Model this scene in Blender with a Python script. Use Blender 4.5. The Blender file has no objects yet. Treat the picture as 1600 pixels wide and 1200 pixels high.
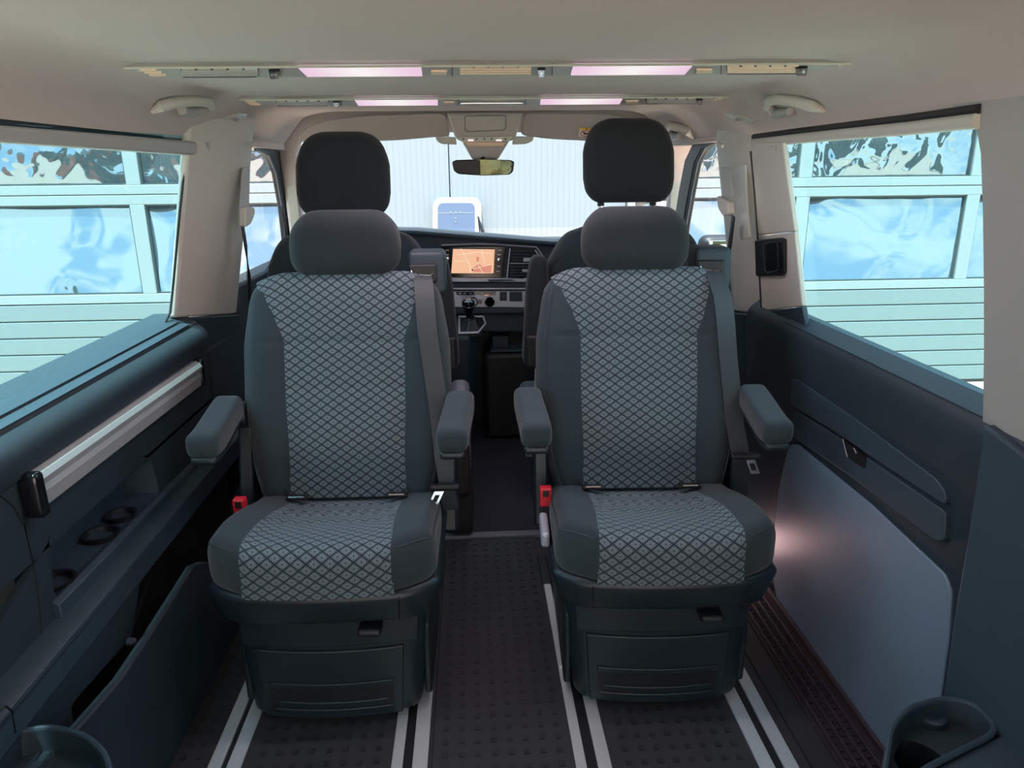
import bpy, math, random
from mathutils import Vector, Matrix
random.seed(7)
S = bpy.context.scene
COL = S.collection
R = math.radians
# ---------------------------------------------------------------- camera
F = 1130.0
CAM = Vector((-.05, 0, 1.15))
_p, _a, _r = R(16.6), R(3.1), R(.55)
FW = Vector((math.sin(_a)*math.cos(_p), math.cos(_a)*math.cos(_p), -math.sin(_p)))
_rt = Vector((math.cos(_a), -math.sin(_a), 0)); _up = _rt.cross(FW)
RT = _rt*math.cos(_r) - _up*math.sin(_r); UP = _up*math.cos(_r) + _rt*math.sin(_r)
cd = bpy.data.cameras.new('camera'); cam = bpy.data.objects.new('camera', cd); COL.objects.link(cam)
cam.matrix_world = Matrix(((RT.x, UP.x, -FW.x, CAM.x), (RT.y, UP.y, -FW.y, CAM.y), (RT.z, UP.z, -FW.z, CAM.z), (0, 0, 0, 1)))
cd.sensor_width = 36; cd.lens = 36*F/1600; cd.clip_start = .02
S.camera = cam
S.view_settings.view_transform = 'Standard'; S.view_settings.look = 'None'
S.view_settings.gamma = 1; S.view_settings.use_curve_mapping = False
S.view_settings.exposure = 0.95
# ---------------------------------------------------------------- sky and sun
W = bpy.data.worlds.new('world'); S.world = W; W.use_nodes = True
nt = W.node_tree; nt.nodes.clear()
def wn(t, **k):
    n = nt.nodes.new(t)
    for a, b in k.items(): setattr(n, a, b)
    return n
out = wn('ShaderNodeOutputWorld'); bg = wn('ShaderNodeBackground'); tc = wn('ShaderNodeTexCoord')
nz = wn('ShaderNodeTexNoise'); nz.inputs['Scale'].default_value = 3.0; nz.inputs['Detail'].default_value = 5
rp = wn('ShaderNodeValToRGB')
rp.color_ramp.elements[0].position = .44; rp.color_ramp.elements[0].color = (.46, .66, .90, 1)
rp.color_ramp.elements[1].position = .57; rp.color_ramp.elements[1].color = (1.0, 1.0, 1.0, 1)
nt.links.new(tc.outputs['Generated'], nz.inputs['Vector']); nt.links.new(nz.outputs['Fac'], rp.inputs['Fac'])
nt.links.new(rp.outputs['Color'], bg.inputs['Color']); nt.links.new(bg.outputs[0], out.inputs[0])
bg.inputs['Strength'].default_value = 2.2
sl = bpy.data.lights.new('sun', 'SUN'); sl.energy = 10; sl.angle = R(3); sl.color = (1, .94, .86)
so = bpy.data.objects.new('sun', sl); COL.objects.link(so)
so.rotation_euler = Vector((.15, .38, -1.2)).to_track_quat('-Z', 'Y').to_euler()

# ---------------------------------------------------------------- helpers
def P(px, py, a, v=None):
    """photograph pixel -> world point on the plane x/y/z = v, or on plane (point, normal)"""
    d = FW + RT*((px-800)/F) - UP*((py-600)/F)
    if isinstance(a, str):
        i = 'xyz'.index(a); return CAM + d*((v-CAM[i])/d[i])
    pt, n = a
    return CAM + d*((pt-CAM).dot(n)/d.dot(n))
def PP(pts, a, v=None): return [P(x, y, a, v) for x, y in pts]
def lin(c):
    c = c/255.0
    return c/12.92 if c <= .04045 else ((c+.055)/1.055)**2.4
def rgb(r, g, b): return (lin(r), lin(g), lin(b), 1)
def sm(x, a, b):
    t = max(0, min(1, (x-a)/(b-a))); return t*t*(3-2*t)
def interp(x, tab):
    if x <= tab[0][0]: return tab[0][1]
    for (a, u), (b, w) in zip(tab, tab[1:]):
        if x <= b:
            t = (x-a)/(b-a); t = t*t*(3-2*t)*.5 + t*.5; return u+(w-u)*t
    return tab[-1][1]
def mat(name, col, rough=.6, metal=0, spec=.5, noise=0, nscale=300, bump=0, emit=0, bscale=None, sheen=0):
    m = bpy.data.materials.new(name); m.use_nodes = True
    t = m.node_tree; b = t.nodes['Principled BSDF']
    b.inputs['Base Color'].default_value = col; b.inputs['Roughness'].default_value = rough
    b.inputs['Metallic'].default_value = metal; b.inputs['Specular IOR Level'].default_value = spec
    if sheen: b.inputs['Sheen Weight'].default_value = sheen
    if emit:
        b.inputs['Emission Color'].default_value = col; b.inputs['Emission Strength'].default_value = emit
    tc = t.nodes.new('ShaderNodeTexCoord'); n = t.nodes.new('ShaderNodeTexNoise')
    n.inputs['Scale'].default_value = nscale; n.inputs['Detail'].default_value = 3
    t.links.new(tc.outputs['Object'], n.inputs['Vector'])
    if noise:
        mx = t.nodes.new('ShaderNodeMix'); mx.data_type = 'RGBA'; mx.blend_type = 'MULTIPLY'
        mx.inputs[0].default_value = 1; mx.inputs[6].default_value = col
        r = t.nodes.new('ShaderNodeMapRange'); r.inputs[3].default_value = 1-noise; r.inputs[4].default_value = 1+noise
        t.links.new(n.outputs['Fac'], r.inputs[0]); t.links.new(r.outputs[0], mx.inputs[7]); t.links.new(mx.outputs[2], b.inputs['Base Color'])
    if bump:
        bp = t.nodes.new('ShaderNodeBump'); bp.inputs['Strength'].default_value = bump; bp.inputs['Distance'].default_value = .001
        if bscale:
            n2 = t.nodes.new('ShaderNodeTexNoise'); n2.inputs['Scale'].default_value = bscale; t.links.new(tc.outputs['Object'], n2.inputs['Vector']); src = n2
        else: src = n
        t.links.new(src.outputs['Fac'], bp.inputs['Height']); t.links.new(bp.outputs[0], b.inputs['Normal'])
    return m
M = {}
M['liner'] = mat('headliner', rgb(192, 184, 180), .95, spec=.1, noise=.05, nscale=500, bump=.3)
M['pillar'] = mat('light_plastic', rgb(190, 188, 178), .55, noise=.02, bump=.15, nscale=700)
M['pillar2'] = mat('grey_plastic', rgb(160, 160, 155), .5, noise=.02)
M['pad'] = mat('pillar_pad', rgb(178, 182, 168), .3)
M['dark'] = mat('dark_plastic', rgb(36, 50, 58), .55, noise=.08, nscale=500, bump=.4)  # neutral plastic; the cabin's cyan light cast is mixed into its colour
M['dark2'] = mat('dark_soft_plastic', rgb(47, 64, 75), .5, noise=.06, nscale=600, bump=.4)  # bluish cast of the light tinted into this colour too
M['black'] = mat('black_plastic', rgb(22, 24, 27), .5, noise=.03)
M['gloss'] = mat('gloss_black', rgb(14, 16, 20), .15)
M['seatplastic'] = mat('seat_base_plastic', rgb(26, 38, 44), .38, noise=.05, nscale=600, bump=.3)
M['fabric'] = mat('charcoal_fabric', rgb(45, 56, 61), .9, spec=.2, noise=.16, nscale=900, bump=.6, sheen=.15)  # neutral cloth, base colour shifted teal for the cyan light cast
M['fabric2'] = mat('headrest_fabric', rgb(38, 44, 48), .9, spec=.2, noise=.16, nscale=900, bump=.6, sheen=.12)
M['belt'] = mat('belt_webbing', rgb(52, 58, 62), .6, noise=.12, nscale=400, bump=.3)
M['alu'] = mat('brushed_aluminium', rgb(205, 208, 210), .35, metal=.5, noise=.06, nscale=90)
M['rail'] = mat('rail_aluminium', rgb(215, 218, 220), .45, metal=.5, noise=.06, nscale=60)
M['chrome'] = mat('chrome', rgb(220, 222, 225), .15, metal=1)
M['silver'] = mat('silver_paint', rgb(178, 180, 190), .35, metal=.3)
M['red'] = mat('red_plastic', rgb(215, 40, 55), .35)
M['kick'] = mat('kick_panel_grey', rgb(112, 130, 148), .42, noise=.03, nscale=600, bump=.2)
M['carpet'] = mat('carpet', rgb(58, 58, 66), 1, spec=.05, noise=.3, nscale=700, bump=1)
M['rubber'] = mat('rubber_mat', rgb(50, 50, 53), .7, noise=.12, nscale=40, bump=.3, bscale=500)
M['stud'] = mat('rubber_stud', rgb(36, 36, 39), .6, noise=.1)
M['sill'] = mat('step_sill', rgb(58, 46, 52), .5, noise=.05)
M['white'] = mat('white_facade', rgb(112, 122, 128), .6, noise=.02, nscale=3)
M['facadegrey'] = mat('facade_seam', rgb(130, 140, 148), .6)
M['doorpanel'] = mat('garage_panel', rgb(110, 118, 120), .5, noise=.02, nscale=6)
M['doorframe'] = mat('garage_frame', rgb(130, 136, 138), .45)
M['doorgroove'] = mat('garage_groove', rgb(56, 64, 66), .6)
M['boxpanel'] = mat('box_panel', rgb(80, 96, 120), .3)
M['asphalt'] = mat('asphalt', rgb(200, 178, 160), .9, noise=.12, nscale=6, bump=.5, bscale=120)
M['cream'] = mat('vent_cream', rgb(226, 200, 172), .6)
M['sticker'] = mat('sticker_white', rgb(225, 222, 215), .6)
M['yellow'] = mat('sticker_yellow', rgb(225, 185, 60), .6)
M['inkred'] = mat('sticker_red', rgb(150, 60, 70), .6)
M['vanpaint'] = mat('van_paint', rgb(225, 228, 230), .2)
M['leaf'] = mat('foliage', rgb(84, 84, 52), .9, noise=.8, nscale=2)
M['brick'] = mat('brick_orange', rgb(190, 105, 60), .8, noise=.2, nscale=8)
M['bark'] = mat('bark', rgb(120, 105, 85), .9, noise=.2)
def emis(name, c, s):
    m = bpy.data.materials.new(name); m.use_nodes = True; t = m.node_tree; t.nodes.clear()
    o = t.nodes.new('ShaderNodeOutputMaterial'); e = t.nodes.new('ShaderNodeEmission')
    e.inputs[0].default_value = c; e.inputs[1].default_value = s; t.links.new(e.outputs[0], o.inputs[0]); return m
def lensmat():
    m = emis('lamp_lens', (1, 1, 1, 1), .47); t = m.node_tree; e = [n for n in t.nodes if n.type == 'EMISSION'][0]
    tc = t.nodes.new('ShaderNodeTexCoord'); sx = t.nodes.new('ShaderNodeSeparateXYZ'); ab = t.nodes.new('ShaderNodeMath'); ab.operation = 'ABSOLUTE'
    r = t.nodes.new('ShaderNodeValToRGB'); r.color_ramp.elements[0].position = .01; r.color_ramp.elements[0].color = (1.05, .98, .98, 1)
    r.color_ramp.elements[1].position = .095; r.color_ramp.elements[1].color = (.93, .66, .84, 1)
    t.links.new(tc.outputs['Object'], sx.inputs[0]); t.links.new(sx.outputs[0], ab.inputs[0]); t.links.new(ab.outputs[0], r.inputs[0]); t.links.new(r.outputs[0], e.inputs[0]); return m
M['lens'] = lensmat()
M['lenshot'] = emis('lamp_core', (1.0, .88, .93, 1), .50)
M['screen'] = emis('map_screen', rgb(250, 196, 160), .5)
M['screen2'] = emis('map_block', rgb(225, 150, 128), .5)
M['screen3'] = emis('map_road', rgb(255, 232, 205), .55)
M['steplamp'] = emis('step_lamp_lens', (1, .6, .62, 1), 3)
def glassmat(name, tint, gl=.05, bump=0):
    m = bpy.data.materials.new(name); m.use_nodes = True; t = m.node_tree; t.nodes.clear()
    o = t.nodes.new('ShaderNodeOutputMaterial'); a = t.nodes.new('ShaderNodeBsdfTransparent'); g = t.nodes.new('ShaderNodeBsdfGlossy')
    x = t.nodes.new('ShaderNodeMixShader'); x.inputs[0].default_value = gl
    a.inputs[0].default_value = tint; g.inputs[0].default_value = (1, 1, 1, 1); g.inputs['Roughness'].default_value = .02
    t.links.new(a.outputs[0], x.inputs[1]); t.links.new(g.outputs[0], x.inputs[2]); t.links.new(x.outputs[0], o.inputs[0]); return m
M['glass'] = glassmat('tinted_glass', (.67, .87, .90, 1), .04)
M['clear'] = glassmat('clear_glass', (.93, .97, .99, 1), .03)
M['doorglass'] = glassmat('door_glass', (.84, .9, .93, 1), .04)
def panemat(name, nsc, dist, ramp, det=.4):
    m = bpy.data.materials.new(name); m.use_nodes = True; t = m.node_tree; b = t.nodes['Principled BSDF']
    b.inputs['Base Color'].default_value = rgb(60, 70, 78); b.inputs['Roughness'].default_value = .03
    b.inputs['Metallic'].default_value = 0
    g = t.nodes.new('ShaderNodeBsdfGlossy'); g.inputs['Roughness'].default_value = .02; g.inputs[0].default_value = (.86, .88, .9, 1)
    x = t.nodes.new('ShaderNodeMixShader'); x.inputs[0].default_value = .24
    tc = t.nodes.new('ShaderNodeTexCoord'); n = t.nodes.new('ShaderNodeTexNoise'); n.inputs['Scale'].default_value = nsc; n.inputs['Detail'].default_value = det; n.inputs['Distortion'].default_value = .5
    bp = t.nodes.new('ShaderNodeBump'); bp.inputs['Strength'].default_value = 1; bp.inputs['Distance'].default_value = 1
    t.links.new(tc.outputs['Object'], n.inputs['Vector']); sx = t.nodes.new('ShaderNodeSeparateXYZ'); t.links.new(tc.outputs['Object'], sx.inputs[0])
    m1 = t.nodes.new('ShaderNodeMath'); m1.operation = 'MULTIPLY'; m1.inputs[1].default_value = dist; t.links.new(n.outputs['Fac'], m1.inputs[0])
    m2 = t.nodes.new('ShaderNodeMath'); m2.operation = 'MULTIPLY_ADD'; m2.inputs[1].default_value = ramp; t.links.new(sx.outputs[2], m2.inputs[0]); t.links.new(m1.outputs[0], m2.inputs[2])
    t.links.new(m2.outputs[0], bp.inputs['Height'])
    t.links.new(bp.outputs[0], g.inputs['Normal']); t.links.new(bp.outputs[0], b.inputs['Normal'])
    t.links.new(b.outputs[0], x.inputs[1]); t.links.new(g.outputs[0], x.inputs[2])
    t.links.new(x.outputs[0], t.nodes['Material Output'].inputs[0]); return m
M['pane'] = panemat('warped_acrylic', 1.5, .16, -.36, .5)
M['pane_upper'] = panemat('rippled_acrylic', 3.4, .030, -.035, 1.6)
def mirrormat():
    m = bpy.data.materials.new('mirror_glass'); m.use_nodes = True; t = m.node_tree; t.nodes.clear()
    o = t.nodes.new('ShaderNodeOutputMaterial'); g = t.nodes.new('ShaderNodeBsdfGlossy'); g.inputs['Roughness'].default_value = .01
    g.inputs[0].default_value = (.75, .8, .8, 1); t.links.new(g.outputs[0], o.inputs[0]); return m
M['mirror'] = mirrormat()
def patternmat():
    m = bpy.data.materials.new('diamond_fabric'); m.use_nodes = True; t = m.node_tree; b = t.nodes['Principled BSDF']
    b.inputs['Roughness'].default_value = .85; b.inputs['Specular IOR Level'].default_value = .25; b.inputs['Sheen Weight'].default_value = .1
    L = t.links
    uv = t.nodes.new('ShaderNodeUVMap'); uv.uv_map = 'UVMap'; sp = t.nodes.new('ShaderNodeSeparateXYZ'); L.new(uv.outputs[0], sp.inputs[0])
    def mt(op, a, b_=None, c=None):
        n = t.nodes.new('ShaderNodeMath'); n.operation = op
        for i, q in enumerate((a, b_, c)):
            if q is None: continue
            if isinstance(q, (int, float)): n.inputs[i].default_value = q
            else: L.new(q, n.inputs[i])
        return n.outputs[0]
    u = mt('DIVIDE', sp.outputs[0], .0295); v = mt('DIVIDE', sp.outputs[1], .0212)
    fa = mt('SUBTRACT', mt('FRACT', mt('ADD', mt('ADD', u, v), 100)), .5)
    fb = mt('SUBTRACT', mt('FRACT', mt('ADD', mt('SUBTRACT', u, v), 100)), .5)
    aa = mt('ABSOLUTE', fa); ab = mt('ABSOLUTE', fb); mx = mt('MAXIMUM', aa, ab)
    line = mt('GREATER_THAN', mx, .43)
    ang = mt('ARCTAN2', mt('SUBTRACT', fa, fb), mt('ADD', fa, fb))
    sp8 = mt('COSINE', mt('MULTIPLY', ang, 8))
    spoke = mt('GREATER_THAN', sp8, .45)
    dot = mt('LESS_THAN', mx, .09)
    rim = mt('GREATER_THAN', mx, .36)
    dk = mt('MAXIMUM', mt('MULTIPLY', spoke, .55), mt('MAXIMUM', mt('MULTIPLY', dot, .8), mt('MAXIMUM', line, mt('MULTIPLY', rim, .5))))
    mixn = t.nodes.new('ShaderNodeMix'); mixn.data_type = 'RGBA'
    mixn.inputs[6].default_value = rgb(110, 122, 128); mixn.inputs[7].default_value = rgb(34, 45, 51)
    L.new(dk, mixn.inputs[0]); L.new(mixn.outputs[2], b.inputs['Base Color'])
    bp = t.nodes.new('ShaderNodeBump'); bp.inputs['Strength'].default_value = .5; bp.inputs['Distance'].default_value = .001; bp.invert = True
    L.new(dk, bp.inputs['Height']); L.new(bp.outputs[0], b.inputs['Normal'])
    return m
M['pattern'] = patternmat()

WP = {}
class MB:
    def __init__(s): s.v = []; s.f = []; s.uv = {}
    def add(s, vs, fs):
        o = len(s.v); s.v += [Vector(q) for q in vs]; s.f += [tuple(i+o for i in f) for f in fs]; return s
    def box(s, c, h, rot=None):
        vs = []
        for x in (-1, 1):
            for y in (-1, 1):
                for z in (-1, 1):
                    q = Vector((x*h[0], y*h[1], z*h[2]))
                    if rot: q = rot @ q
                    vs.append(q + Vector(c))
        return s.add(vs, [(0,1,3,2),(4,6,7,5),(0,4,5,1),(2,3,7,6),(0,2,6,4),(1,5,7,3)])
    def bx(s, x0, x1, y0, y1, z0, z1):
        return s.box(((x0+x1)/2, (y0+y1)/2, (z0+z1)/2), (abs(x1-x0)/2, abs(y1-y0)/2, abs(z1-z0)/2))
    def slab(s, pts, vec):
        n = len(pts); vec = Vector(vec); pts = [Vector(p) for p in pts]
        return s.add(pts + [p+vec for p in pts], [tuple(range(n)), tuple(range(2*n-1, n-1, -1))] + [(i, i+n, (i+1) % n+n, (i+1) % n) for i in range(n)])
    def ring(s, o, i, vec):
        n = len(o); vec = Vector(vec); o = [Vector(p) for p in o]; i = [Vector(p) for p in i]
        fs = []
        for k in range(n):
            j = (k+1) % n
            fs += [(k, j, n+j, n+k), (2*n+k, 3*n+k, 3*n+j, 2*n+j), (k, 2*n+k, 2*n+j, j), (n+k, n+j, 3*n+j, 3*n+k)]
        return s.add(o+i+[p+vec for p in o]+[p+vec for p in i], fs)
    def loft(s, rings, cap=True, closed=True):
        n = len(rings[0]); vs = [q for r in rings for q in r]; fs = []
        for a in range(len(rings)-1):
            for k in range(n if closed else n-1):
                j = (k+1) % n; fs.append((a*n+k, a*n+j, (a+1)*n+j, (a+1)*n+k))
        if cap and closed: fs += [tuple(range(n-1, -1, -1)), tuple((len(rings)-1)*n+k for k in range(n))]
        return s.add(vs, fs)
    def tube(s, path, r, n=10, closed=False, sx=1, upv=(0, 0, 1)):
        path = [Vector(p) for p in path]; rs = []
        m = len(path)
        for i, p in enumerate(path):
            a = path[i-1] if (i > 0 or closed) else p; b = path[(i+1) % m] if (i < m-1 or closed) else p
            t = (b-a).normalized(); u = t.cross(Vector(upv))
            if u.length < 1e-4: u = t.cross(Vector((1, 0, 0)))
            u.normalize(); w = u.cross(t); rr = r[i] if isinstance(r, (list, tuple)) else r
            rs.append([p + u*math.cos(k*2*math.pi/n)*rr*sx + w*math.sin(k*2*math.pi/n)*rr for k in range(n)])
        if closed: rs.append(rs[0]); return s.loft(rs, cap=False)
        return s.loft(rs)
    def lathe(s, c, prof, axis=(0, 0, 1), n=24):
        ax = Vector(axis).normalized(); u = ax.orthogonal().normalized(); w = ax.cross(u)
        return s.loft([[Vector(c)+ax*h+(u*math.cos(k*2*math.pi/n)+w*math.sin(k*2*math.pi/n))*r for k in range(n)] for r, h in prof])
    def rbox(s, c, h, r, deform=None, k=6, m=3):
        """rounded box: the surface of a gridded cube, corners turned by radius r, then deformed"""
        c = Vector(c)
        def axis(hh, kk):
            core = hh-r; a = [-core - r*(1-i/m) for i in range(m)]
            return a + [-core+2*core*i/kk for i in range(kk+1)] + [core+r*(i+1)/m for i in range(m)]
        kk = k if isinstance(k, (tuple, list)) else (k, k, k)
        ax = [axis(h[i], kk[i]) for i in range(3)]
        idx = {}; vs = []; fs = []
        def vid(q):
            key = tuple(round(t, 6) for t in q)
            if key not in idx:
                cc = Vector([max(-(h[i]-r), min(h[i]-r, q[i])) for i in range(3)]); d = Vector(q)-cc
                p = cc + (d.normalized()*r if d.length > 0 else d)
                if deform: p = Vector(deform(p))
                idx[key] = len(vs); vs.append(p+c)
            return idx[key]
        for a in range(3):
            b, d = (a+1) % 3, (a+2) % 3
            for sg in (-1, 1):
                for i in range(len(ax[b])-1):
                    for j in range(len(ax[d])-1):
                        q = []
                        for (ii, jj) in ((i, j), (i+1, j), (i+1, j+1), (i, j+1)):
                            t = [0, 0, 0]; t[a] = sg*h[a]; t[b] = ax[b][ii]; t[d] = ax[d][jj]; q.append(vid(t))
                        fs.append(tuple(q) if sg > 0 else tuple(q[::-1]))
        return s.add(vs, fs)
    def grid(s, fn, nu, nv, uvfn=None, thick=None):
        o = len(s.v); vs = [fn(i/nu, j/nv) for j in range(nv+1) for i in range(nu+1)]
        fs = [(j*(nu+1)+i, j*(nu+1)+i+1, (j+1)*(nu+1)+i+1, (j+1)*(nu+1)+i) for j in range(nv) for i in range(nu)]
        s.add(vs, fs)
        if uvfn:
            for j in range(nv+1):
                for i in range(nu+1): s.uv[o+j*(nu+1)+i] = uvfn(i/nu, j/nv)
        if thick is not None:      # closed sheet
            th = Vector(thick); n = len(vs); bd = [i for i in range(nu)] + [j*(nu+1)+nu for j in range(nv)] + [nv*(nu+1)+i for i in range(nu, 0, -1)] + [j*(nu+1) for j in range(nv, 0, -1)]
            o2 = len(s.v); s.v += [Vector(q)+th for q in vs]; s.f += [tuple(i+o2 for i in f[::-1]) for f in fs]
            for a, b in zip(bd, bd[1:]+bd[:1]): s.f.append((a+o, b+o, b+o2, a+o2))
        return s
    def build(s, name, m, parent=None, bevel=0, smooth=True, ang=35, seg=2):
        c = Vector((0, 0, 0))
        lo = Vector([min(q[i] for q in s.v) for i in range(3)]); hi = Vector([max(q[i] for q in s.v) for i in range(3)])
        c = (lo+hi)/2
        if parent is None: c.z = lo.z
        me = bpy.data.meshes.new(name); me.from_pydata([q-c for q in s.v], [], s.f)
        if s.uv:
            l = me.uv_layers.new(name='UVMap')
            for lp in me.loops: l.data[lp.index].uv = s.uv.get(lp.vertex_index, (0, 0))
        import bmesh
        bm = bmesh.new(); bm.from_mesh(me); bmesh.ops.recalc_face_normals(bm, faces=bm.faces); bm.to_mesh(me); bm.free()
        me.materials.append(m if not isinstance(m, str) else M[m])
        if smooth:
            me.shade_smooth(); me.set_sharp_from_angle(angle=R(ang))
        o = bpy.data.objects.new(name, me); COL.objects.link(o)
        if parent: o.parent = parent; o.location = c - WP[parent.name]
        else: o.location = c
        WP[o.name] = c
        if bevel:
            b = o.modifiers.new('bevel', 'BEVEL'); b.width = bevel; b.segments = seg; b.limit_method = 'ANGLE'; b.angle_limit = R(40); b.harden_normals = False
        return o
def tag(o, label=None, cat=None, group=None, kind=None):
    if label: o['label'] = label
    if cat: o['category'] = cat
    if group: o['group'] = group
    if kind: o['kind'] = kind
    return o
def thing(name, loc, label, cat, group=None, local=False, rz=0):
    o = bpy.data.objects.new(name, None); COL.objects.link(o); o.location = loc; o.rotation_euler = (0, 0, rz)
    o.empty_display_size = .05
    WP[o.name] = Vector((0, 0, 0)) if local else Vector(loc)
    return tag(o, label, cat, group)
def struct(mb, name, m, parent=None, **k):
    o = mb.build(name, m, parent, **k)
    if not parent: o['kind'] = 'structure'
    return o
def arc(pts, n=5, r=None):
    """round the corners of a closed pixel / 2-D polygon with radius r"""
    out = []
    N = len(pts)
    for i in range(N):
        a, b, c = Vector(pts[i-1]), Vector(pts[i]), Vector(pts[(i+1) % N])
        da, dc = (a-b), (c-b); q = min(r, da.length*.45, dc.length*.45)
        p0 = b+da.normalized()*q; p1 = b+dc.normalized()*q
        for k in range(n+1):
            t = k/n; out.append(tuple(p0*(1-t)**2 + b*2*t*(1-t) + p1*t*t))
    return out

# =============================================================== SETTING
RUP = (Vector((.80, 0, .768)), Vector((1, 0, .178)).normalized())      # right window plane
LUP = (Vector((-.85, 0, .768)), Vector((-1, 0, .21)).normalized())     # left window plane
# floor
b = MB(); b.bx(-.86, .78, -.9, 3.4, -.06, 0)
floor = struct(b, 'floor', 'rubber')
b = MB(); b.bx(-.155, .133, -.2, 2.10, 0, .006); struct(b, 'aisle_mat', 'rubber', floor, bevel=.002)
b = MB(); b.bx(-.86, .78, 2.13, 3.4, 0, .012); struct(b, 'carpet', 'carpet', floor)
b = MB(); b.bx(-.16, .20, 2.10, 2.13, 0, .014); tr = struct(b, 'trim_1', 'silver', bevel=.003); tr.data.materials[0] = mat('threshold', rgb(105, 105, 112), .4)
def studs(x0, x1, y0, y1, z, name):
    b = MB(); nx = max(2, round((x1-x0)/.032)); ny = round((y1-y0)/.036)
    for j in range(ny):
        for i in range(nx):
            x = x0+(i+.5)*(x1-x0)/nx; y = y0+(j+.5)*(y1-y0)/ny
            b.box((x, y, z+.0008), (.0062, .0058, .0012))
    o = b.build(name, 'stud', floor, smooth=False); o['kind'] = 'stuff'; return o
studs(-.145, .123, .75, 2.08, .006, 'mat_studs')
studs(-.52, -.25, .75, 1.9, 0, 'mat_studs')
studs(.225, .485, .75, 1.9, 0, 'mat_studs')
studs(-.68, -.615, .75, 1.9, 0, 'mat_studs')
# ceiling: headliner sheet with rolled sides, and the roof above it
def ceilz(x, y=0):
    t = max(0, (abs(x+.018)-.60)/.145); return 1.33 - .10*min(1, t)**1.7
CEILF = 2.50
def cfn(u, v):
    x = -.765+u*1.495; y = -.9+v*(CEILF+.9)
    y2 = y + .44*sm(abs(x+.018), .45, .74)*v**6
    z = ceilz(x); z += .0
    return (x, y2, z)
b = MB(); b.grid(cfn, 60, 20, thick=(0, 0, .02)); ceiling = struct(b, 'ceiling', 'liner', ang=60)
b = MB(); b.bx(-.80, .76, -.9, 3.0, 1.365, 1.40); struct(b, 'roof_panel', 'vanpaint', ceiling)
# ---- right wall: sliding door
wr = thing('wall_right', (.79, 1.5, 0), None, None); wr['kind'] = 'structure'
def profile(pts, y0, y1, name, m, parent, **k):
    b = MB(); b.slab([(x, y0, z) for x, z in pts], (0, y1-y0, 0)); return b.build(name, m, parent, **k)
profile([(.803, .775), (.772, .752), (.764, .735), (.762, .70), (.768, .64), (.776, .58), (.78, .5), (.78, -.06), (.86, -.06), (.87, .76), (.83, .768)], .0, 2.08, 'door_lower_trim', 'dark', wr, bevel=.004)
b = MB(); b.slab([(.8035, .0, .7765), (.7725, .0, .7535), (.7725, 1.83, .7535), (.8035, 1.83, .7765)], (.0, .0, .003)); b.build('window_ledge', 'dark2', wr, bevel=.001)
b = MB(); b.bx(.88, .93, -.9, 2.5, -.2, .66); b.build('outer_skin', 'vanpaint', wr)
# raised armrest field, lower strip, latch
def slabx(pts, X, t, name, m, parent, r=8, bevel=.002):
    b = MB(); b.slab(PP(arc(pts, 4, r), 'x', X), (t, 0, 0)); return b.build(name, m, parent, bevel=bevel)
slabx([(1238, 588), (1330, 650), (1462, 748), (1477, 770), (1477, 790), (1300, 672), (1234, 632)], .766, .02, 'armrest_field', 'dark2', wr)
slabx([(1240, 640), (1300, 678), (1477, 800), (1475, 845), (1462, 846), (1325, 742), (1236, 680)], .768, .02, 'pocket_field', 'dark2', wr)
slabx([(1317, 686), (1333, 700), (1353, 716), (1350, 732), (1326, 716)], .7655, .01, 'latch_recess', 'black', wr, 2, 0)
b = MB(); b.tube(PP([(1317, 686), (1320, 700), (1324, 714)], 'x', .765), .0012, 6); b.tube(PP([(1334, 700), (1338, 708)], 'x', .765), .0012, 6); b.build('latch_edge', 'silver', wr)
# grey kick panel
kp = [(1234, 694), (1245, 694), (1360, 788), (1476, 898), (1486, 925), (1482, 1000), (1470, 1088), (1440, 1200), (1390, 1195), (1373, 1172), (1290, 1050), (1213, 936), (1207, 900), (1208, 840), (1216, 765), (1228, 712)]
KPL = (Vector((.762, 0, 0)), Vector((1, 0, -.03)).normalized())
b = MB(); b.slab(PP(arc(kp, 3, 7), KPL), (.012, 0, 0)); b.build('kick_panel', 'kick', wr, bevel=.0025)
# step sill
b = MB(); b.bx(.655, .775, .6, 2.05, 0, .004); st = tag(b.build('step_sill', 'sill'), 'dark ribbed plastic step sill on floor below grey kick panel', 'sill')
for i in range(4):
    x = .668+i*.0225; bb = MB(); bb.bx(x-.004, x+.004, .6, 2.05, .004, .010); bb.build('rib', 'sill', st, bevel=.0015)
bb = MB()
for i in range(3):
    x = .679+i*.0225
    for j in range(70): bb.box((x, .62+j*.02, .006), (.005, .0025, .002))
o = bb.build('grip_studs', 'sill', st, smooth=False); o['kind'] = 'stuff'
bb = MB(); bb.tube([(.7595, .6, .012), (.7595, 2.04, .012)], .006, 8); bb.build('seal_strip', 'sill', st)
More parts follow.
